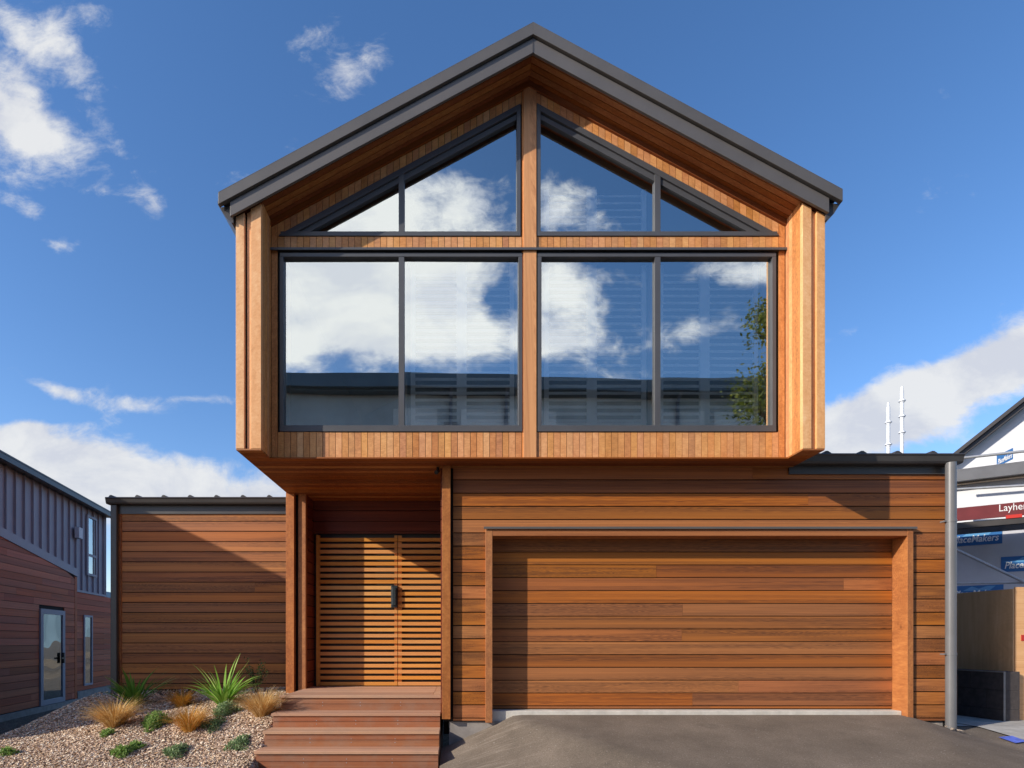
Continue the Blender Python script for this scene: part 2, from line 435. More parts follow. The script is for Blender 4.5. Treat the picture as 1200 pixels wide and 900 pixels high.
build('driveway', grid(z_drive, fr(-.222, 6.0, 60), fr(-4, 6.50, 90), 0.0), M['asphalt'], kind='structure', smooth=True, recalc=False)
build('lane', grid(lambda x, y: z_drive(3, min(y, 2.0)) + .004 - (.0 if y < 2 else 0), fr(-20, -.23, 20), fr(-9, 1.9, 12)), M['asphalt'], kind='structure', recalc=False)
build('concrete_path', grid(lambda x, y: z_drive(6.2, min(y, 6.4)) + .012, fr(6.0, 14, 12), fr(3.0, 14, 16)), M['concrete'], kind='structure', recalc=False)
build('side_path', grid(lambda x, y: z_drive(6.0, 6.5) + .006, fr(5.63, 5.998, 2), fr(6.502, 14, 4)), M['concrete'], kind='structure', recalc=False)
build('garden_bed', grid(lambda x, y: z_bed(x, y) - .5*sm(-2.135, -2.10, x), fr(-7.2, -2.13, 60) + fr(-2.09, -.24, 6), fr(4.6, 7.90, 60)), M['soil'], kind='structure', smooth=True, recalc=False)
# distant hills
mb = MB(); n = 60
prev = None
for i in range(n+1):
    a = math.radians(-80 + 160*i/n)
    h = 95 + 28*math.sin(i*.55) + 16*math.sin(i*1.7+1) + 8*math.sin(i*4.1)
    p0 = (1000*math.sin(a), 1000*math.cos(a), -20); p1 = (1050*math.sin(a), 1050*math.cos(a), h)
    if prev: mb.face([prev[0], p0, p1, prev[1]])
    prev = (p0, p1)
build('hills', mb, M['hill'], kind='structure', recalc=False)

# stone chips spread on the bed (nobody could count them)
mb = MB()
def on_bed_xy(x, y): return Vector((x, y, z_bed(x, y)))
for k in range(42000):
    y = 4.9 + 3.35*(rnd()**1.25); x = U(-6.1, -.3)
    if x > -2.17 and y < 8.0: x = U(-6.1, -2.17)
    if y < 5.62 + .35*(x + 2.8) and x > -3.4 and y < 5.85 : pass
    p = on_bed_xy(x, y); s = U(.004, .018)*(1.15 if rnd() < .2 else .9)
    R = Matrix.Rotation(U(0, 6.28), 3, 'Z') @ Matrix.Rotation(U(-.7,.7), 3, 'X') @ Matrix.Rotation(U(-.7,.7), 3, 'Y')
    a, b, c = s*U(.7,1.6), s*U(.5,1), s*U(.25,.55)
    V = [(a,0,0),(0.2*a,b,0),(-a,.2*b,0),(-.1*a,-b,0),(.1*a,.1*b,c),(0,0,-c)]
    V = [R @ Vector(q) + p + Vector((0,0,c*.6)) for q in V]
    t = max(0, min(1, random.gauss(.58,.24)))
    n0 = len(mb.v); mb.v += V
    for f in ((0,1,4),(1,2,4),(2,3,4),(3,0,4)):
        mb.f.append(tuple(n0+i for i in f)); mb.uv.append([(0,0)]*3); mb.c.append((t,0,0)); mb.mi.append(0)
build('mulch', mb, M['chip'], kind='stuff', recalc=False, label='pale pink and cream stone chips spread over the garden bed', cat='mulch')

# ================================================================== THE HOUSE
DA, DI, DF, DR, DC, DD, DB = 6.37, 6.09, 5.78, 5.72, 7.47, 7.90, 8.20
ZB = 3.595                                   # underside of the upper storey
XL, XR, XC = -2.345, 3.797, .745             # sides and ridge of the upper storey
XLi, XRi = -2.081, 3.563
ROOF = lambda x: 7.936 - .54*abs(x - XC)     # top of roof edge
house = thing('house', 'two storey cedar clad house with gabled glass front over a timber garage door', 'house', (1.0, 7.0, .75))

# --- garage storey cladding
gL, gR, gT, gBt = .283, 5.17, 2.878, .66     # outer edges of the door surround
mb = MB()
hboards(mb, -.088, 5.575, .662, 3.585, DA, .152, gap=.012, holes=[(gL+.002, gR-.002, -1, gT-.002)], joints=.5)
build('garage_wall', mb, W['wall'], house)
mb = MB(); 
for r in ((-.20, gL+.02, .66, 3.6), (gR-.02, 5.58, .66, 3.6), (gL, gR, gT-.03, 3.6)):
    mb.box(r[0], r[1], DA+.022, DA+.12, r[2], r[3])
mb.box(5.578, 5.622, DA-.018, DA+.03, .68, 3.5); mb.box(-.20, -.10, DA+.121, 14, .5, 3.6); mb.box(5.57, 5.60, DA+.03, 14, .5, 3.6)  # first box: hidden strip added to stop sun slipping behind the downpipe
build('wall_lining', mb, M['back'], house)
mb = MB(); mb.box(-.135, .44, DA+.03, DA+.10, .1, .661); build('foundation', mb, M['conc_shade'], house)
mb = MB(); mb.box(5.0, 5.56, DA+.03, DA+.10, .2, .661)
build('foundation', mb, M['conc_shade'], house)
mb = MB(); mb.box(.362, 5.102, 6.42, 6.66, .55, .778)
build('threshold', mb, paint('pale_concrete', (.62,.58,.52), .8, 0, .15, 7, .3, dirt=.2, bump=.3), house, bevel=.004)
# --- surround of the garage door
dL, dR, dT = .361, 5.103, 2.79
mb = MB()
mb.box(gL, dL, 6.335, 6.60, .655, gT, 'z', .55); mb.box(dR, gR, 6.335, 6.60, .70, gT, 'z', .7)
mb.box(dL+.001, dR-.001, 6.337, 6.60, dT, gT-.001, 'x', .5)
build('garage_door_surround', mb, W['trim'], house, bevel=.003)
mb = MB(); mb.box(gL-.02, gR+.03, 6.315, DA+.01, gT+.002, gT+.014); mb.box(gL-.02, gR+.03, 6.315, 6.319, gT-.012, gT+.002)
build('head_flashing', mb, M['barge'], house)
# --- garage door
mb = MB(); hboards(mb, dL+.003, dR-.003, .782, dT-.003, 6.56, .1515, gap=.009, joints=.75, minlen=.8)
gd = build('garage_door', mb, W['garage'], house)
mb = MB(); mb.box(dL+.002, dR-.002, 6.582, 6.62, .779, dT-.001); build('door_backing', mb, M['back'], gd)

# --- post between porch and garage
mb = MB(); mb.box(-.213, -.117, 6.30, 6.40, .70, ZB-.002, 'z', .45)
build('corner_post', mb, W['trim'], house, bevel=.003)
mb = MB()
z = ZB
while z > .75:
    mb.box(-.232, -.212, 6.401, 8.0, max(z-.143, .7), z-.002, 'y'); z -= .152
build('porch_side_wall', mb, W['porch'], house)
# --- landing and steps
steps = []
Ds = [6.62, 6.34, 6.07, 5.82]; Hs = [.941, .763, .603, .436]
st = MB()
SX0, SX1 = -2.15, -.235
# landing boards
lb = MB(); y = 6.62 + .03
while y < 7.86:
    lb.box(SX0+.03, SX1-.10, y, min(y+.136, 7.88), Hs[0]-.03, Hs[0], 'x'); y += .142
lb.box(SX0-.01, SX1+.0, 6.60, 6.645, Hs[0]-.032, Hs[0]+.001, 'x'); lb.box(SX1-.098, SX1, 6.647, 7.88, Hs[0]-.03, Hs[0]+.001, 'y')
steps_o = build('entrance_steps', lb, W['tread'], house, bevel=.003)
for k in range(4):
    r = MB(); zlow = (Hs[k+1] if k < 3 else .24)
    zt = Hs[k] - .034
    # riser of two boards
    hh = (zt - zlow)/2
    r.box(SX0+.002, SX1-.002, Ds[k], Ds[k]+.025, zlow+hh+.004, zt, 'x', U(.3,.7)); r.box(SX0+.002, SX1-.002, Ds[k]+.001, Ds[k]+.025, zlow-.02 if k<3 else .15, zlow+hh, 'x', U(.2,.6))
    zb = .1
    r.box(SX0+.003, SX0+.028, Ds[k]+.026, (Ds[k-1] if k else 7.4)+.02, zb, zt-.002, 'y'); r.box(SX1-.028, SX1-.003, Ds[k]+.026, (Ds[k-1] if k else 7.4)+.02, zb, zt-.002, 'y')
    build('riser', r, W['deck'], steps_o, bevel=.002)
    if k:
        t = MB(); d0, d1 = Ds[k]-.018, Ds[k-1]-.004; w = (d1-d0-.006)/2
        t.box(SX0-.012, SX1+.002, d0, d0+w, Hs[k]-.032, Hs[k], 'x'); t.box(SX0-.012, SX1+.002, d0+w+.006, d1, Hs[k]-.032, Hs[k], 'x')
        build('tread', t, W['tread'], steps_o, bevel=.004)
for k in range(4):
    for xx in (-1.65, -1.2, -.72):
        for dz in (.05, .09):
            sm_ = MB(); sm_.tube((xx, Ds[k]-.0015, Hs[k]-.034-dz), (xx, Ds[k]+.002, Hs[k]-.034-dz), .005, 8); build('screw', sm_, M['galv'], steps_o)

# --- porch post on the left
mb = MB()
mb.box(-2.356, -2.246, DC, DC+.09, .66, ZB-.003, 'z', .95); mb.box(-2.205, -2.103, DC+.05, DC+.12, .66, ZB-.003, 'z', .45)
build('porch_post', mb, W['trim'], house, bevel=.003)
mb = MB(); mb.box(-2.35, -2.12, DC+.13, 8.19, .5, ZB-.004); build('post_lining', mb, M['back'], house)
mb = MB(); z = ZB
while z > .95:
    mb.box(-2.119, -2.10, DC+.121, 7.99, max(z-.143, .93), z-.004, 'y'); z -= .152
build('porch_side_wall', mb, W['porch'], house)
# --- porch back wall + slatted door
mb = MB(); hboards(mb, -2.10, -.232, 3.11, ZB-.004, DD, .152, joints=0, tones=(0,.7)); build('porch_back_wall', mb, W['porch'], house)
mb = MB(); mb.box(-2.1, -.232, DD+.085, DD+.16, .93, ZB-.004); build('porch_back_lining', mb, paint('door_panel_grey', (.055,.048,.042), .5, 0, .15, 2), house)
mb = MB()
z0 = .952; N_sl = 25; pitch = (3.09 - z0)/N_sl
xA, xB, xC = -2.06, -.905, -.235
for k in range(N_sl):
    z = z0 + k*pitch
    mb.box(xA+.05, xB+.002, DD, DD+.03, z, z+.050, 'x')
mb.box(xA, xA+.048, DD+.002, DD+.05, z0-.005, 3.095, 'z', .3)
mb.box(xB-.045, xB-.002, DD+.0305, DD+.07, z0-.005, 3.095, 'z', .4)
dr = build('entry_door', mb, W['slat'], house)
mb = MB()
for k in range(N_sl):
    z = z0 + k*pitch
    mb.box(xB+.010, xC, DD+.001, DD+.031, z, z+.050, 'x')
mb.box(xB+.008, xB+.06, DD+.0325, DD+.07, z0-.005, 3.095, 'z', .5)
mb.box(xC-.03, xC, DD+.036, DD+.07, z0-.005, 3.095, 'z', .3)
build('slat_screen', mb, W['slat'], house)
mb = MB(); zt, zb = PZ(686, 7.87), PZ(712, 7.87)
mb.box(-.99, -.90, 7.862, 7.898, zb, zt); mb.box(-.972, -.918, 7.835, 7.861, zb+.03, zt-.03)
build('handle', mb, M['handle'], dr, bevel=.006)
# --- left wing
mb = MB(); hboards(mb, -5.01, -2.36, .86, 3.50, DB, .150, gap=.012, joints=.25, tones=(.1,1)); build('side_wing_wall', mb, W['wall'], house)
mb = MB(); mb.box(-5.055, -5.012, DB-.012, DB+.05, .80, 3.52, 'z', .35); build('corner_board', mb, W['wall'], house, bevel=.003)
mb = MB(); mb.box(-5.05, -2.35, DB+.022, DB+.12, .5, 3.52); mb.box(-5.05, -5.02, DB+.12, 14, .5, 3.52); mb.box(-5.02, -2.35, DB+.12, 14, 3.50, 3.53); build('wing_lining', mb, M['back'], house)
def gutter(x0, x1, y, zt, zb, endL=True):
    # quad gutter: sloping front face with rolled lip
    g = MB(); h = zt - zb
    prof = [(y-.115, zt), (y-.125, zt-.012), (y-.112, zt-.03), (y-.10, zb+.02), (y-.085, zb), (y-.002, zb), (y-.002, zb+.012), (y-.08, zb+.012), (y-.095, zt-.02), (y-.105, zt)]
    g.prism([(p[0], p[1]) for p in prof], x0, x1, 'x', .5, 0, 'x')
    for xx in (x0-.003, x1): g.prism([(y-.118, zt-.01), (y-.10, zb+.015), (y-.085, zb+.001), (y-.003, zb+.001), (y-.003, zt-.01)], xx, xx+.003, 'x', .5, 0, 'x')
    return g
build('side_wing_gutter', gutter(-5.17, -2.37, DB-.02, 3.68, 3.585), M['gutter'], house)
mb = MB(); mb.box(-5.07, -2.37, DB-.02, DB+.02, 3.46, 3.60); build('side_wing_fascia', mb, M['gutter'], house)
def ribroof(x0, x1, y0, y1, z0, z1, pitch, xoff):
    r = MB(); r.mesh_part([(x0,y0,z0),(x1,y0,z0),(x1,y1,z1),(x0,y1,z1),(x0,y0,z0-.01),(x1,y0,z0-.01),(x1,y1,z1-.01),(x0,y1,z1-.01)],
        [(0,1,2,3),(7,6,5,4),(0,4,5,1),(1,5,6,2),(2,6,7,3),(3,7,4,0)])
    x = x0 + xoff
    while x < x1 - .06:
        r.mesh_part([(x,y0-.01,z0),(x+.085,y0-.01,z0),(x+.02,y0-.01,z0+.026),(x+.045,y0-.01,z0+.026),(x,y1,z1),(x+.085,y1,z1),(x+.02,y1,z1+.026),(x+.045,y1,z1+.026)],
            [(0,1,3,2),(4,6,7,5),(0,2,6,4),(2,3,7,6),(3,1,5,7)])
        x += pitch
    return r
build('side_wing_roof', ribroof(-5.16, -2.37, DB-.10, 13.9, 3.69, 3.83, .385, .02), M['gutter'], house)
def downpipe(x, y, z0, z1, r, tilt=0):
    d = MB(); d.tube((x, y, z0), (x, y, z1), r, 20)
    for z in (z0 + (z1-z0)*.28, z0 + (z1-z0)*.78):
        d.tube((x, y, z-.012), (x, y, z+.012), r+.004, 20); d.box(x-r-.03, x-r+.01, y-.01, y+.05, z-.008, z+.008)
    return d
dp = MB(); dp.box(-5.135, -5.042, DB-.075, DB-.02, .75, 3.585); build('downpipe', dp, M['gutter'], house, bevel=.01)
# --- garage roof edge on the right
build('garage_gutter', gutter(3.77, 5.66, DA-.02, 3.70, 3.595), M['gutter'], house)
mb = MB(); mb.box(3.76, 5.60, DA-.02, DA-.002, 3.50, 3.62); build('garage_fascia', mb, M['gutter'], house)
build('garage_roof', ribroof(3.80, 5.65, DA-.10, 13.9, 3.71, 3.80, .40, .30), M['gutter'], house)
build('downpipe', downpipe(PX(1112.5, 6.28), 6.26, .60, 3.60, .051), M['pipe'], house, smooth=False)

# --- upper storey: gable wall of narrow vertical boards
wl = [(-1.986, .6746), (.843, 3.457)]            # lower window spans
zl0, zl1 = 3.886, 5.844
zu0 = 6.032
wu = [(-1.996, .656), (.834, 3.49)]
SOF = lambda x: ROOF(x) - .215
def utop(x):                                     # top of the raking frames
    return 7.484 - .547*(.656 - x) if x < XC else 7.487 - .547*(x - .834)
mb = MB(); p = .0705
xs = []; x = XLi
while x < XRi - .01:
    xs.append((x, min(x + p, XRi))); x += p
for a, b in xs:
    c = (a+b)/2; t = rnd()
    if .688 <= a and b <= .829: continue
    if a < .688 < b: b = .690
    if a < .829 < b: a = .827
    c = (a+b)/2
    if .6746 < c < .843: 
        vboard(mb, a, b, ZB, ZB, SOF(a)-.01, SOF(b)-.01, DI, tone=t); continue
    inl = any(q0 < c < q1 for q0, q1 in wl)
    if not inl:
        vboard(mb, a, b, ZB, ZB, SOF(a)-.01 if not any(q0 < c < q1 for q0,q1 in wu) else zu0-.012, SOF(b)-.01 if not any(q0 < c < q1 for q0,q1 in wu) else zu0-.012, DI, tone=t)
    else:
        vboard(mb, a, b, ZB, ZB, zl0-.003, zl0-.003, DI, tone=t)
        t2 = rnd()
        vboard(mb, a, b, zl1+.055, zl1+.055, zu0-.004, zu0-.004, DI, tone=t2)
    if any(q0 < c < q1 for q0, q1 in wu):
        t3 = rnd()
        vboard(mb, a, b, max(utop(a), zu0)+.006, max(utop(b), zu0)+.006, SOF(a)-.01, SOF(b)-.01, DI, tone=t3)
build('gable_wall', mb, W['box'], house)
mb = MB()
mb.prism([(.688, ZB), (.829, ZB), (.829, SOF(.829)-.01), (XC, SOF(XC)-.01), (.688, SOF(.688)-.01)], DI-.018, DI+.05, 'z', .55)
build('centre_post', mb, W['box'], house, bevel=.003)
mb = MB()      # dark lining ring behind the boards
mb.box(XLi-.02, wl[0][0]+.01, DI+.022, DI+.10, ZB, 6.1); mb.box(wl[1][1]-.01, XRi+.02, DI+.022, DI+.10, ZB, 6.1)
mb.box(XLi-.02, XRi+.02, DI+.023, DI+.101, ZB+.002, zl0+.01); mb.box(XLi-.02, XRi+.02, DI+.024, DI+.102, zl1-.01, zu0+.01)
mb.box(wl[0][1]-.01, wl[1][0]+.01, DI+.055, DI+.103, ZB, 7.6)
mb.prism([(XLi-.1, zu0), (XLi-.1, SOF(XLi)), (XC, SOF(XC)), (XC, utop(.656)-.02), (-1.93, zu0)], DI+.025, DI+.104)
mb.prism([(XRi+.1, zu0), (XRi+.1, SOF(XRi)), (XC, SOF(XC)), (XC, utop(.656)-.02), (3.42, zu0)], DI+.025, DI+.104)
build('gable_lining', mb, M['back'], house)
mb = MB(); mb.box(XLi+.002, XRi-.002, DI-.035, DI+.03, zl1+.030, zl1+.042); mb.box(XLi+.002, XRi-.002, DI-.038, DI-.034, zl1+.016, zl1+.042)
build('head_flashing', mb, M['frame'], house)

# --- side fins (board clad returns that project past the glazed wall)
def fin(sgn, xo, xi):
    q = MB()
    if sgn < 0: parts = [(xo, xo+.088, DF), (xo+.108, xo+.150, DF+.025), (xi-.108, xi, DF-.0)]
    else: parts = [(xi, xi+.092, DF), (xi+.104, xi+.140, DF+.025), (xo-.088, xo, DF)]
    for a, b, y in parts:
        za, zb_ = ROOF(a)-.26, ROOF(b)-.26
        q.prism([(a, ZB+.0), (b, ZB+.0), (b, zb_), (a, za)], y, y+.05, 'z', U(.4,.9))
    f_ = build('fin', q, W['fin'], house, bevel=.003)
    r = MB()     # inner return boards
    y = DF + .051
    while y < DI - .01:
        y2 = min(y+.066, DI-.002)
        a = xi - .02 if sgn < 0 else xi
        r.prism([(a, ZB), (a+.02, ZB), (a+.02, ROOF(a+.02)-.22), (a, ROOF(a)-.22)], y+.002, y2-.002, 'z', rnd()); y = y2
    build('return_boards', r, W['box'], f_)
    d = MB(); a, b = (xo+.004, xi-.022) if sgn < 0 else (xi+.022, xo-.004)
    d.prism([(a, ZB+.004), (b, ZB+.004), (b, ROOF(b)-.27), (a, ROOF(a)-.27)], DF+.052, DI+.1)
    build('fin_lining', d, M['back'], f_)
fin(-1, XL, XLi); fin(1, XR, XRi)
# --- outer side walls of the upper storey
for sgn, xo in ((-1, XL), (1, XR)):
    q = MB(); y = DF + .052
    while y < 13.9:
        y2 = min(y + .0705, 13.9); a = xo if sgn < 0 else xo - .003
        q.box(a, a+.003, y+.003, y2-.003, ZB, ROOF(xo)-.22, 'z'); y = y2
    build('upper_side_wall', q, W['box'], house)
# --- underside boards
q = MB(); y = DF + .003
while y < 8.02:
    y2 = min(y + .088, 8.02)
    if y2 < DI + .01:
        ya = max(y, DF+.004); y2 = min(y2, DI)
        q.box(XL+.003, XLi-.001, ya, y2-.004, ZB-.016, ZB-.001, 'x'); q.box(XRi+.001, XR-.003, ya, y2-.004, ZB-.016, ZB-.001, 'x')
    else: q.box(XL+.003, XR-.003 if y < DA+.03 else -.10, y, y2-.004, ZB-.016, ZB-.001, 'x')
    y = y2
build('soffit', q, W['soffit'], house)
q = MB(); q.box(XL+.004, XR-.004, DI+.11, 13.8, ZB+.002, ZB+.05); build('upper_floor', q, M['room'], house)
q = MB(); q.tube((-.262, 6.36, ZB-.018), (-.262, 6.36, ZB-.05), .016, 14); q.tube((-.262, 6.37, ZB-.055), (-.280, 6.32, ZB-.085), .024, 16)
build('spotlight', q, M['black'], house)
# --- raking soffit under the gable eave
for sgn in (-1, 1):
    q = MB(); xe = XL + .02 if sgn < 0 else XR - .02
    y = DR + .03
    while y < DI + .05:
        y2 = y + .068
        pts = [(xe, SOF(xe)), (XC, SOF(XC)), (XC, SOF(XC)+.016), (xe, SOF(xe)+.016)]
        q.prism(pts, y+.001, min(y2, DI+.06)-.006, 'x'); y = y2
    # moulding board along the fascia back
    q.prism([(xe, SOF(xe)-.065), (XC, SOF(XC)-.065), (XC, SOF(XC)-.002), (xe, SOF(xe)-.002)], DI-.03, DI-.002, 'x', .25)
    build('gable_soffit', q, W['soffit'], house)
# --- main roof
RX0, RX1 = -2.49, 3.92
roof = MB()
for sgn, xe in ((-1, RX0), (1, RX1)):
    # sheet
    roof.prism([(xe, ROOF(xe)-.03), (XC, ROOF(XC)-.03), (XC, ROOF(XC)-.004), (xe, ROOF(xe)-.004)], DR+.02, 13.95)
    roof.prism([(xe, ROOF(xe)-.19), (XC, ROOF(XC)-.19), (XC, ROOF(XC)-.031), (xe, ROOF(xe)-.031)], DI+.12, 13.90)
rf = build('roof', roof, M['roof'], house)
for sgn, xe in ((-1, RX0), (1, RX1)):
    cap = MB(); xi = XC - sgn*0
    cap.prism([(xe, ROOF(xe)-.118), (XC, ROOF(XC)-.118), (XC, ROOF(XC)), (xe, ROOF(xe))], DR-.03, DR+.018, 'x', .5)
    cap.prism([(xe, ROOF(xe)+.001), (XC, ROOF(XC)+.001), (XC, ROOF(XC)+.010), (xe, ROOF(xe)+.010)], DR-.028, DR+.16, 'x', .5)
    build('ridge_flashing' if 0 else 'verge_flashing', cap, M['roof'], rf, bevel=.003)
    xb = -2.38 if sgn < 0 else 3.80
    bg = MB(); bg.prism([(xb, ROOF(xb)-.278), (XC, ROOF(XC)-.278), (XC, ROOF(XC)-.128), (xb, ROOF(xb)-.128)], DR, DR+.028, 'x', .5)
    build('barge_board', bg, M['barge'], rf, bevel=.003)
    dk = MB(); dk.prism([(xb, ROOF(xb)-.20), (XC, ROOF(XC)-.20), (XC, ROOF(XC)-.032), (xb, ROOF(xb)-.032)], DR+.03, DR+.05); build('barge_backing', dk, M['back'], rf)
    gu = MB(); s = sgn; x0 = xe - s*.0
    gx_ = [(xe+s*.035, ROOF(xe)-.03), (xe+s*.03, ROOF(xe)-.075), (xe-s*.05, ROOF(xe)-.20), (xe-s*.11, ROOF(xe)-.26), (xe-s*.13, ROOF(xe)-.26), (xe-s*.13, ROOF(xe)-.08), (xe, ROOF(xe)-.10)]
    gu.prism(gx_, DR+.035, 13.9, 'y'); build('eaves_gutter', gu, M['gutter'], rf)
cj = MB(); cj.prism([(XC-.006, ROOF(XC)-.279), (XC+.006, ROOF(XC)-.279), (XC+.006, ROOF(XC)-.130), (XC-.006, ROOF(XC)-.130)], DR-.004, DR-.001); build('joint_strip', cj, M['gutter'], rf)

# --- windows
FY0, FY1 = DI-.012, DI+.07
GY = DI + .035
def lower_window(x0, x1, xm, lab):
    f = MB(); w = .042
    f.box(x0, x1, FY0, FY1, zl1-.042, zl1); f.box(x0, x1, FY0, FY1, zl0, zl0+.068)
    f.box(x0, x0+w, FY0+.001, FY1-.001, zl0+.068, zl1-.042); f.box(x1-w, x1, FY0+.001, FY1-.001, zl0+.068, zl1-.042)
    wn = build('window', f, M['frame'], house, bevel=.002, label=lab)
    m_ = MB(); m_.box(xm-.030, xm+.030, FY0+.004, FY1-.003, zl0+.066, zl1-.040); build('mullion', m_, M['frame'], wn)
    for a, b in ((x0+w, xm-.03), (xm+.03, x1-w)):
        g = MB(); t1, t2 = U(-.003,.003), U(-.004,.004); g.face([(a-.01, GY-t1-t2, zl0+.06), (b+.01, GY+t1-t2, zl0+.06), (b+.01, GY+t1+t2, zl1-.035), (a-.01, GY-t1+t2, zl1-.035)]); build('pane', g, M['glass'], wn, recalc=False)
        for qa, qb in ((a-.004, a+.014), (b-.014, b+.004)):
            l = MB(); l.box(qa, qb, FY1, FY1+.12, zl0+.05, zl1-.04); build('jamb_liner', l, M['liner'], wn)
    return wn
lower_window(wl[0][0], wl[0][1], PX(470.5, DI), 'wide two pane window left of the centre post')
lower_window(wl[1][0], wl[1][1], PX(770.5, DI), 'wide two pane window right of the centre post')
def upper_window(pts_top, x0, x1, xm, lab):
    # x0 side left, x1 side right ; roof line utop ; one end runs to a point
    f = MB(); w = .042; tall_right = x1 < XC
    b = zu0; bt = zu0 + .048
    f.box(x0+.02, x1-.02, FY0+.001, FY1, b, bt)
    th = .066
    lo, hi = (x0, x1) if tall_right else (x1, x0)      # lo = pointed end
    zlo, zhi = utop(lo), utop(hi)
    zlo = max(zlo, zu0+.01)
    f.prism([(lo, zlo-.0), (hi, zhi), (hi, zhi-th), (lo, zu0 if abs(zlo-th) else zu0)] if False else [(lo, zlo), (hi, zhi), (hi, zhi-th), (lo + (hi-lo)/abs(hi-lo)*.12, zu0+.002), (lo, zu0+.002)], FY0, FY1)
    sgn = 1 if hi > lo else -1
    f.prism([(lo+sgn*.14, zu0+.04), (lo+sgn*.30, zu0+.04), (hi-sgn*.03, utop(hi-sgn*.03)-.135), (hi-sgn*.03, utop(hi-sgn*.03)-.08), (lo+sgn*.14, utop(lo+sgn*.14)-.03)], FY0+.022, FY1-.004)
    f.prism([(hi, zu0), (hi - sgn*w, zu0), (hi - sgn*w, utop(hi - sgn*w)-.04), (hi, zhi-.04)], FY0+.002, FY1-.002)
    wn = build('window', f, M['frame'], house, bevel=.002, label=lab)
    m_ = MB(); m_.prism([(xm-.03, bt-.004), (xm+.03, bt-.004), (xm+.03, utop(xm+.03)-.06), (xm-.03, utop(xm-.03)-.06)], FY0+.004, FY1-.003); build('mullion', m_, M['frame'], wn)
    hs = hi - sgn*w
    def poly(a, c):
        a_, c_ = min(a, c), max(a, c)
        pts = [(a_, GY, zu0+.03), (c_, GY, zu0+.03)]
        for xx in (c_, a_): pts.append((xx, GY, max(utop(xx)-.05, zu0+.031)))
        return pts
    g = MB(); g.face(poly(hs+sgn*.01, xm+sgn*.02)); build('pane', g, M['glass'], wn, recalc=False)
    g = MB(); g.face(poly(lo+sgn*.14, xm-sgn*.02)); build('pane', g, M['glass'], wn, recalc=False)
upper_window(None, wu[0][0], wu[0][1], PX(470.5, DI), 'raking gable window rising to the centre post from the left')
upper_window(None, wu[1][0], wu[1][1], PX(770.5, DI), 'raking gable window falling to the right of the centre post')
# --- room behind the glass
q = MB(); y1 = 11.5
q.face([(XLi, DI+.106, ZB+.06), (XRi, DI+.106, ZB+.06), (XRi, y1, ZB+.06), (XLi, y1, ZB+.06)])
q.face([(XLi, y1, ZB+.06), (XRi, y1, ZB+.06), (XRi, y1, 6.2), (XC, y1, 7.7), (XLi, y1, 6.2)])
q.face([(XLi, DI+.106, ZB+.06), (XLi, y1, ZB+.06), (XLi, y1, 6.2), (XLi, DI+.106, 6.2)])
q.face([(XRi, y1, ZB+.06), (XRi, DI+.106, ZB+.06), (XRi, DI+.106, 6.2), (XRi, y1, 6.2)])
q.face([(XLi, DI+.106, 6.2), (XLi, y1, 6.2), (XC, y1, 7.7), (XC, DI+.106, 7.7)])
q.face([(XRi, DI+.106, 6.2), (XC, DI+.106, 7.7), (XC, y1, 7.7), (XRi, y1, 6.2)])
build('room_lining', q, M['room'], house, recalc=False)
def shutter(x0, x1, xm, z0, ztop, lab=None):
    s = MB(); y = DI + .13
    s.box(x0, x0+.05, y, y+.03, z0, ztop(x0)); s.box(x1-.05, x1, y, y+.03, z0, ztop(x1)); s.box(xm-.055, xm+.055, y, y+.03, z0, min(ztop(xm-.05), ztop(xm+.05)))
    s.box(x0+.05, x1-.05, y+.001, y+.029, z0, z0+.09)
    z = z0 + .12
    while z < max(ztop(x0), ztop(x1)) - .04:
        for a, b in ((x0+.05, xm-.055), (xm+.055, x1-.05)):
            # shorten under a raking head
            while b - a > .1 and ztop(b) < z + .06 and ztop(b) < ztop(a): b -= .04
            while b - a > .1 and ztop(a) < z + .06 and ztop(a) < ztop(b): a += .04
            if b - a > .12: s.mesh_part([(a,y-.006,z-.024),(b,y-.006,z-.024),(b,y+.030,z+.020),(a,y+.030,z+.020),(a,y-.002,z-.028),(b,y-.002,z-.028),(b,y+.034,z+.016),(a,y+.034,z+.016)],
                [(0,1,2,3),(7,6,5,4),(0,4,5,1),(2,6,7,3),(1,5,6,2),(3,7,4,0)])
        z += .078
    build('shutter', s, M['shutter'], house)
c_ = lambda v: (lambda x: v)
shutter(PX(480, DI), PX(604, DI), PX(541, DI), zl0+.06, c_(zl1-.04))
shutter(PX(640, DI), PX(762, DI), PX(697, DI), zl0+.06, c_(zl1-.04))
shutter(PX(777, DI), PX(896, DI), PX(832, DI), zl0+.06, c_(zl1-.04))
shutter(PX(640, DI), PX(762, DI), PX(697, DI), zu0+.05, c_(zu0+.62))

# ================================================================== LEFT NEIGHBOUR
sdir = Vector((-.2102, .9777, 0)); ndir = Vector((.9777, .2102, 0))
TW = Matrix(((sdir.x, ndir.x, 0, -6.78), (sdir.y, ndir.y, 0, 0), (0, 0, 1, 0), (0, 0, 0, 1)))
def sD(px): return (-6.78/((px-540)/F + .215))/.9777     # distance along the wall for an image column
def zW(px, py): return PZ(py, sD(px)*.9777)
nb = thing('neighbour_house', 'neighbouring house with dark standing seam metal above dark cedar boards', 'house', (-9.6, 12, .1))
S0, S1, S2 = 4.98/.9777, sD(122), sD(129.5); SK = sD(86)
zR = 5.21
mb = MB(TW); mb.box(S0, S1, -5.0, -.02, 0, zR-.02); build('wall', mb, M['back'], nb)
mb = MB(TW); mb.box(S0, S1, -.02, 0, 2.86, zR-.06); 
s = S1 - .10
while s > S0:
    mb.box(s-.012, s+.012, .001, .045, 2.86, zR-.09); s -= .335
mb.box(S1-.03, S1+.02, -.2, .05, 2.86, zR-.09)
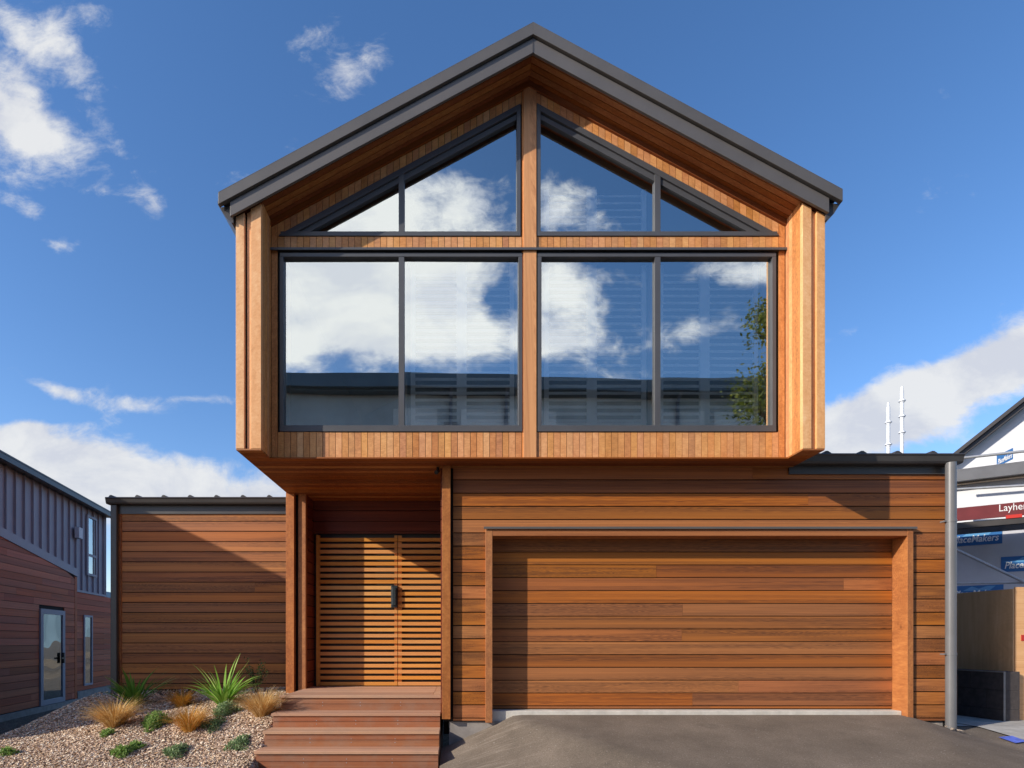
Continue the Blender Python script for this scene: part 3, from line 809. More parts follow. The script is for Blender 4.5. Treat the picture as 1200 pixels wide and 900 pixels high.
mb.box(SK-.02, S1+.022, .001, .05, 2.83, 2.885)
build('metal_cladding', mb, M['seam'], nb)
mb = MB(TW); mb.box(S0-.08, S1+.30, -.2, .28, zR-.02, zR+.01); mb.box(S0-.08, S1+.28, .16, .27, zR-.13, zR-.015); mb.box(S0-.08, S1+.1, -.1, .16, zR-.10, zR-.055)
mb.mesh_part([(S0-.08,.28,zR+.011),(S1+.30,.28,zR+.011),(S1+.30,-3,zR+.25),(S0-.08,-3,zR+.25),(S0-.08,-5.2,zR+.05),(S1+.3,-5.2,zR+.05)], [(0,1,2,3),(3,2,5,4)])
build('roof', mb, M['gutter'], nb)
# near cedar block with a raking metal capping
ztop = lambda s: 3.20 + (SK - s)*.134
mb = MB(TW); zz = .14
while zz < 5.0:
    z2 = zz + .141
    xm_ = lambda z: min(SK - .122, SK - (z - 3.20)/.134)     # reach of the board at height z under the raking top
    if xm_(zz) < S0 + .3: break
    lim = xm_(z2)
    cuts = [S0] + sorted(U(S0+.6, max(lim, S0+.7)) for _ in range(3)) + [xm_(zz)]
    for a, b in zip(cuts[:-1], cuts[1:]):
        if b - a < .003: continue
        for (qa, qb) in ([(a, b)] if not (zz < 2.32) else [q_ for q_ in ((a, min(b, sD(41))), (max(a, sD(71)), b)) if q_[1]-q_[0] > .02]):
            tb2 = min(qb, max(lim, qa+.002)); t_ = rnd()
            mb.mesh_part([(qa+.001,.06,zz),(qb-.001,.06,zz),(tb2-.001,.06,z2 if tb2 > qa+.01 else zz+.01),(qa+.001,.06,z2),(qa+.001,.08,zz),(qb-.001,.08,zz),(tb2-.001,.08,z2 if tb2 > qa+.01 else zz+.01),(qa+.001,.08,z2)],
                [(0,1,2,3),(7,6,5,4),(0,4,5,1),(1,5,6,2),(2,6,7,3),(3,7,4,0)], (t_, rnd(), rnd()), 'x')
    zz += .15
mb.box(SK-.12, SK, -.0, .085, .1, 3.19, 'z', .5)
build('cedar_cladding', mb, W['dark'], nb)
mb = MB(TW); 
mb.mesh_part([(S0,-.0,.1),(SK-.12,-.0,.1),(SK-.12,-.0,ztop(SK-.12)),(S0,0,ztop(S0)),(S0,.058,.1),(SK-.12,.058,.1),(SK-.12,.058,ztop(SK-.12)),(S0,.058,ztop(S0))],
    [(0,1,2,3),(7,6,5,4),(0,4,5,1),(2,6,7,3)])
build('cladding_backing', mb, M['back'], nb)
mb = MB(TW)
for a, b, n0, n1 in ((0, .115, .0, .10), (.115, .20, .0, .088)):
    mb.mesh_part([(S0,n0,ztop(S0)+a),(SK+.02,n0,ztop(SK)+a),(SK+.02,n1,ztop(SK)+a),(S0,n1,ztop(S0)+a),(S0,n0,ztop(S0)+b-.003),(SK+.02,n0,ztop(SK)+b-.003),(SK+.02,n1,ztop(SK)+b-.003),(S0,n1,ztop(S0)+b-.003)],
    [(0,3,2,1),(4,5,6,7),(0,1,5,4),(2,3,7,6),(1,2,6,5),(3,0,4,7)])
build('raking_flashing', mb, M['seam'], nb)
mb = MB(TW); zz = 2.83; wn = (sD(96.5), sD(106.5), zW(101, 803), zW(101, 721))
while zz > .3:
    for r in subtract((SK+.002, S2, max(zz-.142, .25), zz), (wn[0], wn[1], wn[2], wn[3])): mb.box(r[0], r[1], .001, .02, r[2], r[3], 'x')
    zz -= .15
build('cedar_cladding', mb, W['dark'], nb)
mb = MB(TW); mb.box(S1, S2-.01, -4, -.001, 0, 2.84); mb.box(SK+.002, S2+.03, -.01, .10, -.2, .28); mb.box(S0, SK, -.01, .14, -.2, .12); build('plinth', mb, M['conc_shade'], nb)
def nwin(name, s0, s1, z0, z1, n, w=.05, divs=(), handle=False):
    f = MB(TW); f.box(s0, s0+w, n, n+.04, z0, z1); f.box(s1-w, s1, n, n+.04, z0, z1); f.box(s0+w, s1-w, n, n+.04, z1-w, z1); f.box(s0+w, s1-w, n, n+.04, z0, z0+w)
    for d in divs: f.box(s0+w, s1-w, n+.001, n+.039, d-.03, d+.03)
    o = build(name, f, M['seam'], nb); g = MB(TW); g.box(s0+w, s1-w, n+.010, n+.016, z0+w, z1-w); build('pane', g, M['glass2'], o)
    return o
nwin('window', sD(100), sD(111.5), zW(105, 675), zW(105, 605), .012, .06, (zW(105, 651),))
nwin('window', wn[0], wn[1], wn[2], wn[3], .01, .05)
d_ = nwin('door', sD(41.5), sD(70.5), .13, 2.30, .07, .11)
mb = MB(TW); mb.box(sD(66), sD(67.2), .112, .16, 1.05, 1.30); mb.box(sD(63), sD(67.2), .15, .165, 1.15, 1.19); build('handle', mb, M['black'], d_)
mb = MB(TW); mb.box(sD(84.5), sD(89), .05, .16, zW(87, 631), zW(87, 618)); build('wall_light', mb, M['offwhite'], nb, bevel=.01)
q = sD(57.5)*.9777; mb = MB(); px_, py_ = -6.78 - .215*q - .5, q; mb.tube((px_, py_, 5.3), (px_, py_, PZ(549, q)), .025, 10); build('vent_pipe', mb, M['black'], nb)

# ================================================================== RIGHT: HOUSE BEING BUILT
vR = Vector((-.836, .549, 0)); nR = Vector((-.549, -.836, 0))     # along the wall (away), facing the camera
TR = Matrix(((vR.x, nR.x, 0, 10.15), (vR.y, nR.y, 0, 10.0), (0, 0, 1, 0), (0, 0, 0, 1)))
def tR(px, n=0.0):     # distance along for an image column at offset n
    u = (px-540)/F
    # 10.15 + vx t + nx n = u (10 + vy t + ny n)
    return (u*(10 + nR.y*n) - 10.15 - nR.x*n)/(vR.x - u*vR.y)
def zR_(px, py, n=0.0): 
    D = 10 + vR.y*tR(px, n) + nR.y*n; return PZ(py, D)
site = thing('unfinished_house', 'unfinished house wrapped in white building paper behind scaffolding', 'house', (12, 11, .6))
mb = MB(TR); zsp = zR_(1160, 612); mb.box(-7, 3.0, -6, -.001, zsp, zR_(1150, 553)); build('wall', mb, M['wrap'], site)
mb = MB(TR); mb.box(-7, 3.0, -6, -.001, .5, zsp-.002); build('wall', mb, M['wrap_shade'], site)
# upper gable wall set back a little
n_g = -.35
gz = lambda t: zR_(1128, 527, n_g) + (tR(1128, n_g) - t)*((zR_(1200, 470, n_g) - zR_(1128, 527, n_g))/(tR(1128, n_g) - tR(1200, n_g)))
mb = MB(TR); ta, tb = tR(1110, n_g), -3.0
mb.mesh_part([(ta, n_g, 4.5), (tb, n_g, 4.5), (tb, n_g, gz(tb)-.02), (ta, n_g, gz(ta)-.02)], [(0,1,2,3)]); build('gable_wall', mb, M['wrap'], site, recalc=False)
mb = MB(TR)
for (o0, o1, a, b) in ((-.02, -.10, .30, -5), (-.101, -.20, .22, -5)):
    V = []
    for t in (ta, tb):
        for n, o in ((n_g+a, o0), (n_g+b, o0), (n_g+b, o1), (n_g+a, o1)): V.append((t, n, gz(t)+o+.06))
    mb.mesh_part(V, [(0,1,2,3),(7,6,5,4),(0,4,5,1),(1,5,6,2),(2,6,7,3),(3,7,4,0)])
build('roof', mb, M['gutter'], site)
zg1, zg0 = zR_(1160, 551), zR_(1160, 563)
mb = MB(TR); mb.box(-7, tR(1112, .25), .14, .26, zg0, zg1); mb.box(-7, tR(1112, .25), -.34, .262, zg1+.001, zg1+.03)
build('gutter', mb, M['pipe'], site)
mb = MB(TR); mb.box(-7, tR(1112, .2), .001, .139, zg0-.03, zg0+.02); build('eave_lining', mb, M['litter'], site)
def text(name, body, size, T, mat, parent, shear=0, bold=.0, label=None):
    cu = bpy.data.curves.new('txt', 'FONT'); cu.body = body; cu.size = size; cu.shear = shear; cu.offset = bold; cu.align_x = 'LEFT'; cu.resolution_u = 3
    o = bpy.data.objects.new('txt', cu); COL.objects.link(o)
    dg = bpy.context.evaluated_depsgraph_get(); me = bpy.data.meshes.new_from_object(o.evaluated_get(dg)); bpy.data.objects.remove(o)
    me.materials.clear(); me.materials.append(mat)
    w = max(v.co.x for v in me.vertices)
    T = T(w) if callable(T) else T
    off = WO[parent]
    for v in me.vertices: v.co = T @ v.co - off
    me.name = name; ob = bpy.data.objects.new(name, me); COL.objects.link(ob); ob.parent = parent; WO[ob] = off
    return ob
def logo(pl, pr, yt, yb, n, slope=0):
    t0, t1 = tR(pl, n), tR(pr, n); z0, z1 = zR_((pl+pr)/2, yb, n), zR_((pl+pr)/2, yt, n); h = z1-z0
    b = MB(TR); dz = slope*(t0-t1)
    b.mesh_part([(t0, n, z0), (t1, n, z0+dz), (t1, n, z1+dz), (t0, n, z1), (t0, n+.004, z0), (t1, n+.004, z0+dz), (t1, n+.004, z1+dz), (t0, n+.004, z1)], [(4,5,6,7),(0,1,5,4),(2,3,7,6),(1,2,6,5),(3,0,4,7)])
    o = build('printed_panel', b, M['blue'], site)
    w_ = (t0-t1)
    b = MB(TR); b.face([(t0-w_*.25, n+.006, z0+h*.62), (t0-w_*.42, n+.006, z0+h*.93), (t0-w_*.55, n+.006, z0+h*.75), (t0-w_*.70, n+.006, z0+h*.93), (t0-w_*.86, n+.006, z0+h*.93), (t0-w_*.75, n+.006, z0+h*.62)]); 
    if slope == 0: build('printed_mark', b, M['blue2'], o, recalc=False)
    def T(w):
        sx = (w_*.88)/w
        L = Matrix(((-sx, 0, 0, t0 - w_*.06), (0, 0, 1, n+.009), (slope*sx, 1, 0, z0 + h*.22), (0, 0, 0, 1)))
        return TR @ L
    text('lettering', 'PlaceMakers', h*.62, T, M['white'], o, shear=.25, bold=h*.010)
logo(1112, 1174.5, 621, 639, .003); logo(1173, 1236, 651, 669, .003); logo(1113, 1176, 686, 702, .003)
logo(1168, 1187, 533, 546, n_g+.003, .50)
# scaffold
nS = .95
scf = thing('scaffold', 'steel scaffold with maroon toe board around the unfinished house', 'scaffold', (9.6, 9.2, .6))
def tube_px(a, b, n, r, mat=None, name='tube'):
    t0, z0 = tR(a[0], n), zR_(a[0], a[1], n); t1, z1 = tR(b[0], n), zR_(b[0], b[1], n)
    m_ = MB(TR); m_.tube((t0, n, z0), (t1, n, z1), r, 12); return build(name, m_, mat or M['galv'], scf, smooth=False)
tube_px((1112, 538.5), (1216, 527), nS, .024, name='guard_rail'); tube_px((1112, 574), (1216, 568), nS-.1, .022, name='ledger')
tube_px((1112, 640), (1225, 694), nS, .024, name='brace'); tube_px((1112, 684), (1216, 682.5), nS-.05, .020, name='ledger')
mb = MB(TR); t0, t1 = tR(1112, nS), tR(1260, nS); mb.box(t1, t0, nS, nS+.03, zR_(1160, 607.5, nS), zR_(1160, 592, nS)); tb_ = build('toe_board', mb, M['toe'], scf)
zt = zR_(1160, 604.5, nS)
def TL(w):
    h = .11; sx = (tR(1169.5, nS) - tR(1203, nS))/w
    return TR @ Matrix(((-sx, 0, 0, tR(1169.5, nS)), (0, 0, 1, nS+.034), (0, 1, 0, zt+.055), (0, 0, 0, 1)))
tl = text('lettering', 'Layher', .17, TL, M['white'], tb_)
mb = MB(TR); mb.box(tR(1197, nS), tR(1178, nS), nS+.031, nS+.045, zR_(1187, 607.5, nS), zR_(1187, 603.5, nS)); build('red_tag', mb, M['redp'], tb_)
mb = MB(TR); mb.box(t1, t0, nS-.7, nS-.02, zR_(1160, 617, nS), zR_(1160, 609, nS)); build('deck', mb, M['black'], scf)
mb = MB(TR); mb.box(t1, t0, nS-.018, nS+.028, zR_(1160, 616.5, nS), zR_(1160, 610, nS)); build('edge_beam', mb, M['gutter'], scf)
mb = MB(TR); mb.tube((tR(1232, nS), nS-.04, .6), (tR(1232, nS), nS-.04, 6.2), .024, 12); build('standard', mb, M['galv'], scf)
# standards rising behind the garage roof
for i, (px, top, lab) in enumerate(((1041, 472, 'shorter white scaffold pole rising behind the garage roof'), (1057, 453, 'taller white scaffold pole rising behind the garage roof'))):
    D = 15.0; x = PX(px, D); z0, z1 = PZ(560, D), PZ(top, D)
    p_ = thing('scaffold_pole', lab, 'scaffold pole', (x, D, z0), 'scaffold poles behind the garage roof')
    mb = MB(); mb.tube((x, D, .6), (x, D, z1-.12), .042, 14); mb.tube((x, D, z1-.12), (x, D, z1), .030, 14); build('pole', mb, M['whitesteel'], p_)
    for py in ((495, 521) if i == 0 else (470, 488, 507)):
        z = PZ(py, D); r = MB(); r.tube((x, D, z-.012), (x, D, z+.012), .085, 8); r.tube((x, D, z-.05), (x, D, z+.05), .052, 12); build('rosette', r, M['whitesteel'], p_)
# plywood hoarding
hx, hy = PX(1187, 6.95), 6.95
mb = MB(); dv = Vector((-.125, 1, 0)).normalized(); far = Vector((hx, hy, 0)) + dv*4.5
mb.mesh_part([(hx, hy, .55), (far.x, far.y, .55), (far.x, far.y, PZ(690, 6.95)), (hx, hy, PZ(690, 6.95)), (hx+.018, hy, .55), (far.x+.018, far.y, .55), (far.x+.018, far.y, PZ(690, 6.95)), (hx+.018, hy, PZ(690, 6.95))],
    [(0,3,2,1),(4,5,6,7),(0,1,5,4),(2,3,7,6),(1,2,6,5),(3,0,4,7)], (.4,.3,.6), 'y')
hd = thing('plywood_hoarding', 'tall plywood hoarding panels behind the dark block wall', 'hoarding', (hx, hy, .6))
build('side_panel', mb, W['ply'], hd)
mb = MB(); mb.box(hx+.02, hx+2.4, hy-.01, hy+.008, .55, PZ(688, 6.95), 'x', .7); fp = build('front_panel', mb, W['ply'], hd)
mb = MB(); mb.box(PX(1197.5, 6.93), PX(1215, 6.93), hy-.016, hy-.011, PZ(751, 6.95), PZ(744, 6.95)); build('red_mark', mb, M['redp'], fp)
# dark block wall
bw = thing('block_wall', 'low dark concrete block wall beside the downpipe', 'wall', (6.7, 7.0, .6))
cx, cy = PX(1176, 6.85), 6.85; zt = PZ(787, 6.85)
dn = Vector((-.12, 1, 0)).normalized(); 
def blk(o0, o1, l0, l1, z0, z1):
    pr = Vector((dn.y, -dn.x, 0)); P = lambda l, o: Vector((cx, cy, 0)) + dn*l + pr*o
    V = [(*P(l0,o0)[:2], z0), (*P(l0,o1)[:2], z0), (*P(l1,o1)[:2], z0), (*P(l1,o0)[:2], z0), (*P(l0,o0)[:2], z1), (*P(l0,o1)[:2], z1), (*P(l1,o1)[:2], z1), (*P(l1,o0)[:2], z1)]
    return V, [(0,3,2,1),(4,5,6,7),(0,1,5,4),(1,2,6,5),(2,3,7,6),(3,0,4,7)]
mb = MB(); hh = (zt - .50)/3
for row in range(3):
    l = 0.0; k = 0
    while l < 2.6:
        L = .40 if (row+k) % 1 == 0 else .2
        if l == 0 and row % 2: L = .2
        V, Fc = blk(0, .235, l+.003, l+L-.003, .50+row*hh+.003, .50+(row+1)*hh-.003); mb.mesh_part(V, Fc); l += L
build('blockwork', mb, M['block'], bw, bevel=.004)
mb = MB(); V, Fc = blk(.005, .23, .005, 2.6, .48, zt-.006); mb.mesh_part(V, Fc); build('mortar', mb, M['block_joint'], bw)
mb = MB(); V, Fc = blk(-.004, .022, -.006, -.001, .5, zt+.001); mb.mesh_part(V, Fc); V, Fc = blk(-.006, -.001, -.006, 2.6, zt-.014, zt+.001); mb.mesh_part(V, Fc); build('edge_trim', mb, M['conc_shade'], bw)
# blue survey mark, leaves at the downpipe foot
bm_ = MB(); z = z_drive(6.5, 6.0)+.016
def gpt(px, py, dz=.0):
    D = 9.0
    for k in range(400):
        x = PX(px, D); zr = PZ(py, D)
        if zr <= z_drive(x, D) + .012: D -= .01
        else: break
    return (PX(px, D), D, z_drive(PX(px, D), D) + .016 + dz)
bm_.face([gpt(1170, 864), gpt(1190, 871), gpt(1204, 869), gpt(1186, 862.5)])
build('painted_mark', bm_, M['bluemark'], kind='structure', recalc=False)
lt = MB()
for k in range(26):
    x = PX(1113, 6.1) + random.gauss(.04, .07); y = 6.1 + random.gauss(0, .05); z = z_drive(x, y) + .012 + rnd()*.015
    a = U(0, 6.28); s = U(.012, .03); u = Vector((math.cos(a), math.sin(a), U(-.3,.3)))*s; w = Vector((-math.sin(a), math.cos(a), U(-.3,.3)))*s*.6
    c = Vector((x, y, z)); lt.face([c-u, c+w, c+u, c-w])
build('dry_leaves', lt, M['litter'], kind='stuff', recalc=False, label='dry leaf litter gathered at the foot of the grey downpipe', cat='leaf litter')
# kerb at the front of the bed
kb = MB(); a = Vector((PX(299, 5.84), 5.80, 0)); b = Vector((-4.6, 4.95, 0)); d = (b-a).normalized(); w = Vector((-d.y, d.x, 0))*-.11
for (p0, p1) in ((a, a+d*1.2), (a+d*1.206, b)):
    q = [p0, p1, p1+w, p0+w] ; kb.mesh_part([(v.x, v.y, .05) for v in q] + [(v.x, v.y, .302) for v in q], [(0,3,2,1),(4,5,6,7),(0,1,5,4),(1,2,6,5),(2,3,7,6),(3,0,4,7)])
build('kerb', kb, M['concrete'], bevel=.008, kind='structure')

# ================================================================== PLANTS
def bedpt(px, py):
    D = 9.2
    while D > 4:
        x = PX(px, D)
        if PZ(py, D) > z_bed(x, D): break
        D -= .01
    return Vector((x, D, z_bed(x, D)))
def blades(mb, c, n, L, w, spread, droop, tone=(0,1), seg=6, rad=.05, up=1.0, dirs=None, keel=False):
    for k in range(n):
        a = U(0, 2*math.pi) if dirs is None else random.gauss(dirs[0], dirs[1])
        l = L*U(.6, 1.08); lean = spread*math.sqrt(rnd()); dr = droop*U(.4, 1.3)
        h = Vector((math.cos(a), math.sin(a), 0)); p = c + h*rad*rnd() - Vector((0,0,.02))
        th = lean; pts = []; ws = []
        for i in range(seg+1):
            t = i/seg; pts.append(p.copy()); ws.append(w*(.55 + .9*t if t < .4 else 1)*max(.04, 1-t**2.2)*U(.95,1.05))
            p = p + (h*math.sin(th) + Vector((0,0,1))*math.cos(th))*l/seg
            th += dr/seg*(1 + t)
        side = Vector((-h.y, h.x, U(-.4,.4)))
        mb.strip(pts, ws, side, U(*tone))
def flax(px, py, n, L, mat, label, dirs=None, tone=(.2,1), extra=()):
    c = bedpt(px, py); mb = MB(); blades(mb, c, n, L, .021, .80, .6, tone, 8, .07)
    for (a, l, lean, dr) in extra:
        h = Vector((math.cos(a), math.sin(a), 0)); p = c.copy(); th = lean; pts=[]; ws=[]
        for i in range(10):
            t = i/9; pts.append(p.copy()); ws.append(.017*max(.05, 1-t**3)); p = p + (h*math.sin(th)+Vector((0,0,1))*math.cos(th))*l/9; th += dr/9
        mb.strip(pts, ws, (-h.y, h.x, .3), .9)
    o = build('flax_plant', mb, mat, origin=c, recalc=False, smooth=True, label=label, cat='flax', group='flax plants in the garden bed')
flax(262, 826, 62, .62, L_flax, 'bright green flax with long strap leaves in the middle of the bed', extra=((.1,.62,.5,.9), (2.9,.55,.5,.7), (-.2,.5,1.0,.3), (.9,.7,.25,.2), (.3,.66,.35,.35)), tone=(.35,1))
flax(157, 826, 52, .60, L_flax, 'darker green flax with leaves reaching right near the wall corner', extra=((.1,.70,.75,.6), (.2,.66,.8,.3), (3.0,.6,.7,.4), (3.2,.55,.5,.5)), tone=(0,.55))
def tussock(px, py, n, L, mat, label, spread=.75, w=.0032, droop=.95, tone=(0,1)):
    c = bedpt(px, py); mb = MB(); blades(mb, c, n, L, w, spread, droop, tone, 5, .07)
    build('tussock', mb, mat, origin=c, recalc=False, smooth=True, label=label, cat='tussock grass', group='tussock grasses in the garden bed')
tussock(134, 851, 950, .46, L_tus, 'broad golden tussock grass at the left of the bed')
tussock(222, 855, 650, .38, L_tus2, 'orange tussock grass with green base in the middle of the bed', spread=.7)
tussock(307, 838, 850, .44, L_tus, 'pale golden tussock grass beside the timber steps')
tussock(213, 827, 380, .34, L_tus2, 'small dim brown tussock between the two flax plants', tone=(0,.45))
tussock(97, 843, 200, .22, L_tus2, 'short brown and green tussock at the far left edge of the bed', tone=(0,.3))
def gcover(px, py, r, h, n, mat, label, leaf=.012, tone=(0,1)):
    c = bedpt(px, py); mb = MB()
    for k in range(n):
        a = U(0, 6.283); q = math.sqrt(rnd()); e = r*(.8 + .25*math.sin(3*a+px) + .12*math.sin(7*a))
        x = c.x + e*q*math.cos(a); y = c.y + e*q*math.sin(a); z = z_bed(x, y) + h*(1-q*q)*U(.15,1.05) + .004
        l = leaf*U(.7,1.6); d = Vector((U(-1,1), U(-1,1), U(.1,1.2))).normalized(); sd = d.cross(Vector((U(-1,1),U(-1,1),U(-1,1)))).normalized()
        p = Vector((x,y,z)); tn = max(0, min(1, U(*tone)*.7 + .3*(z-z_bed(x,y))/h))
        mb.strip([p, p+d*l, p+d*l*2], [l*.12, l*.38, l*.05], sd, tn)
    build('groundcover_plant', mb, mat, origin=c, recalc=False, label=label, cat='groundcover plant', group='low groundcover plants in the garden bed')
gcover(182, 849, .17, .15, 1700, L_gc, 'rounded bright green cushion plant between two tussocks')
gcover(264, 836, .17, .14, 1600, L_gc2, 'rounded grey green cushion plant in front of the bright flax')
gcover(250, 851, .14, .06, 500, L_gc2, 'flat dull green mat plant right of the orange tussock', tone=(0,.5))
gcover(143, 883, .12, .08, 650, L_gc, 'yellow green mat plant low in the foreground of the bed')
gcover(158, 876, .09, .06, 380, L_gc, 'small green sprig just behind the yellow green mat plant')
gcover(206, 883, .13, .08, 800, L_gc2, 'grey green mat plant in the front centre of the bed')
gcover(280, 873, .14, .07, 700, L_gc2, 'sparse grey green mat plant nearest the lower steps')
gcover(125, 861, .08, .06, 300, L_gc, 'tiny green plant in front of the golden tussock')
gcover(98, 846, .10, .18, 600, L_gc, 'dark green clump beside the path to the neighbouring house', tone=(0,.4))
gcover(8, 884, .10, .07, 400, L_gc, 'small green plant at the lower left corner of the bed')
# wispy shrub by the post
c = bedpt(300, 812); st = MB(); lf = MB()
for k in range(12):
    a = U(0, 6.28); tip = c + Vector((math.cos(a)*U(.05,.22), math.sin(a)*.12, U(.30,.50)))
    st.tube(c + Vector((U(-.03,.03),0,0)), tip, .004, 5, .0015)
    for j in range(34):
        p = c.lerp(tip, U(.25,1)) + Vector((U(-.03,.03), U(-.03,.03), U(-.02,.02))); d = Vector((U(-1,1),U(-1,1),U(-.2,1))).normalized()
        lf.strip([p, p+d*.012, p+d*.028], [.001,.006,.001], d.orthogonal(), rnd())
sh = thing('shrub', 'wispy dark shrub standing against the wall by the porch post', 'shrub', c)
build('stem', st, M['bark'], sh); build('foliage', lf, L_dark, sh, recalc=False)

# ================================================================== ACROSS THE LANE (seen in the glass)
ob = thing('opposite_building', 'dark roofed two storey building across the lane, seen reflected in the glass', 'building', (2, -5, 0))
TO = Matrix.Translation((2, -4, 0)) @ Matrix.Rotation(math.radians(-2.0), 4, 'Z')
L0, L1 = -9.0, 7.6
mb = MB(TO); mb.box(L0, L1, -7, 0, 0, 8.7); build('wall', mb, M['opp_wall'], ob)
mb = MB(TO); mb.box(L0-.3, L1+.3, -7.3, .45, 8.95, 9.12); mb.box(L0-.3, L1+.3, .30, .46, 8.75, 8.949); mb.box(L0-.2, L1+.2, -.1, .3, 8.7, 8.76)
mb.mesh_part([(L0-.3,.45,9.121),(L1+.3,.45,9.121),(L1+.3,-3.5,9.75),(L0-.3,-3.5,9.75),(L1+.3,-7.3,9.121),(L0-.3,-7.3,9.121)], [(0,1,2,3),(3,2,4,5)])
build('roof', mb, M['opp_roof'], ob)
mb = MB(TO); 
for a, b in ((-4.0, -2.6), (-1.9, .8), (3.8, 5.2), (5.5, 7.3)):
    mb = MB(TO); mb.box(a, b, .002, .03, 4.6, 8.3); build('light_panel', mb, M['opp_light'], ob)
for a, b, z0, z1 in ((-6.8,-5.2,5.6,7.6), (-2.4,-2.0,5.4,7.9), (1.2,3.2,5.6,7.5), (5.3,5.45,5,7.8), (-5.5,-4.2,1.2,3.4), (0,3,.6,3.2)):
    f = MB(TO); f.box(a, b, .031, .07, z0, z0+.07); f.box(a, b, .031, .07, z1-.07, z1); f.box(a, a+.07, .031, .07, z0+.07, z1-.07); f.box(b-.07, b, .031, .07, z0+.07, z1-.07)
    w_ = build('window', f, M['frame'], ob); g = MB(TO); g.box(a+.06, b-.06, .035, .045, z0+.06, z1-.06); build('pane', g, M['glass2'], w_)
for x in (-2.2, -.6, 4.4):
    mb = MB(TO); mb.tube((x, .10, .2), (x, .10, 8.5), .05, 10); mb.tube((x, .10, 8.5), (x, .38, 8.78), .05, 10); build('downpipe', mb, M['pipe'], ob)

tr = thing('tree', 'leafy olive green tree reflected at the right end of the glass', 'tree', (7.90, -1.0, 0))
mb = MB(); tips = []
def limb(p, d, l, r, lev):
    q = p + d*l; mb.tube(p, q, r, 8, r*.68)
    if lev == 0: tips.append(q); return
    for k in range(3 if lev > 1 else 4):
        nd = (d + Vector((U(-.75,.75), U(-.75,.75), U(-.1,.55)))).normalized(); limb(p.lerp(q, U(.6,1)), nd, l*U(.6,.82), r*.58, lev-1)
limb(Vector((7.90,-1.0,0)), Vector((.02,0,1)), 3.6, .14, 0); tips.clear()
for k in range(22):
    z = 3.6 + k*.26; a = k*2.4; d = Vector((math.cos(a)*.8, math.sin(a)*.8, .75)).normalized(); limb(Vector((7.90,-1,z)), d, .75*(1.1-abs(z-5.5)*.1), .045, 2)
mb.tube((7.95,-1,3.55), (7.90,-1,9.2), .095, 8, .02)
build('trunk', mb, M['bark'], tr)
lf = MB()
for t in tips:
    for j in range(42):
        p = t + Vector((random.gauss(0,.19), random.gauss(0,.19), random.gauss(0,.17))); d = Vector((U(-1,1),U(-1,1),U(-.6,.8))).normalized(); l = U(.03,.06)
        lf.strip([p, p+d*l, p+d*l*2], [.004, l*.5, .003], d.orthogonal() + Vector((U(-.5,.5),U(-.5,.5),U(-.5,.5))), rnd())
build('crown', lf, L_tree, tr, recalc=False)

# ================================================================== WORLD, SUN, CAMERA
SUNV = Vector((1.92, 1.0, -1.02)).normalized()
el = math.asin(-SUNV.z); rot = math.atan2(-SUNV.x, -SUNV.y)
sun = bpy.data.lights.new('sun', 'SUN'); sun.energy = 5.0; sun.angle = math.radians(.5); sun.color = (1, .92, .78)
so = bpy.data.objects.new('sun', sun); COL.objects.link(so); so.rotation_euler = SUNV.to_track_quat('-Z', 'Y').to_euler(); so.location = (-20, -10, 20)

w = bpy.data.worlds.new('World'); sc.world = w; w.use_nodes = True
t = w.node_tree; t.nodes.clear(); N = NT(t)
out = N.n('ShaderNodeOutputWorld')
sky = N.n('ShaderNodeTexSky', sky_type='NISHITA', sun_disc=False, sun_elevation=el, sun_rotation=rot, altitude=200, air_density=1.0, dust_density=.4, ozone_density=2.5)
tc = N.n('ShaderNodeTexCoord').outputs['Generated']
sx = N.n('ShaderNodeSeparateXYZ', i={0: tc}); X, Y, Z = sx.outputs
aY = N.m('MAXIMUM', N.m('ABSOLUTE', Y), .08)
u = N.m('DIVIDE', X, aY); v = N.m('DIVIDE', Z, aY)
front = N.m('GREATER_THAN', Y, 0.0)
back = N.m('SUBTRACT', 1.0, front)
def blob(px, py, rx, ry, amp, ang=0):
    u0, v0 = (px-540)/F, (750-py)/F; a, b = rx/F, ry/F
    du = N.m('SUBTRACT', u, u0); dv = N.m('SUBTRACT', v, v0)
    if ang:
        c, s = math.cos(ang), math.sin(ang)
        du, dv = N.m('ADD', N.m('MULTIPLY', du, c), N.m('MULTIPLY', dv, s)), N.m('SUBTRACT', N.m('MULTIPLY', dv, c), N.m('MULTIPLY', du, s))
    du = N.m('DIVIDE', du, a); dv = N.m('DIVIDE', dv, b)
    r2 = N.m('ADD', N.m('MULTIPLY', du, du), N.m('MULTIPLY', dv, dv))
    return N.m('MULTIPLY', N.m('EXPONENT', N.m('MULTIPLY', r2, -1)), amp)
def total(bl):
    s = None
    for b in bl:
        q = blob(*b); s = q if s is None else N.m('ADD', s, q)
    return s
FB = [(15,125,95,50,1.0,-.75), (45,160,60,34,.6,-.4), (85,70,75,26,.75,-1.0), (10,30,60,22,.7,-.8), (105,10,60,22,.6), (180,240,44,24,.85,-.75), (372,30,22,80,.52,-.9), (415,92,26,46,.60,-1.0), (120,140,40,14,.3,-.9),
      (34,250,34,14,.70,-.4), (68,287,24,10,.85,-.2), (12,325,35,14,.45,-.3), (55,452,66,11,.72,-.42), (100,458,40,9,.4), (150,474,46,10,.66,-.1), (238,468,62,8,.62,.0), (45,500,45,6,.5),
      (60,540,130,34,1.5,-.18), (150,572,110,30,1.1,-.1), (290,585,120,30,1.5,.1), (20,520,80,24,.9), (250,545,120,20,.5), (1100,455,190,34,1.7,.38), (1010,505,80,30,1.3,.1), (1180,430,90,30,1.1,.3), (1070,368,26,7,.6,.2), (1037,355,22,14,.3,.5), (1003,383,16,8,.4,.4), (1120,510,120,22,.45), (600,640,900,40,.6)]
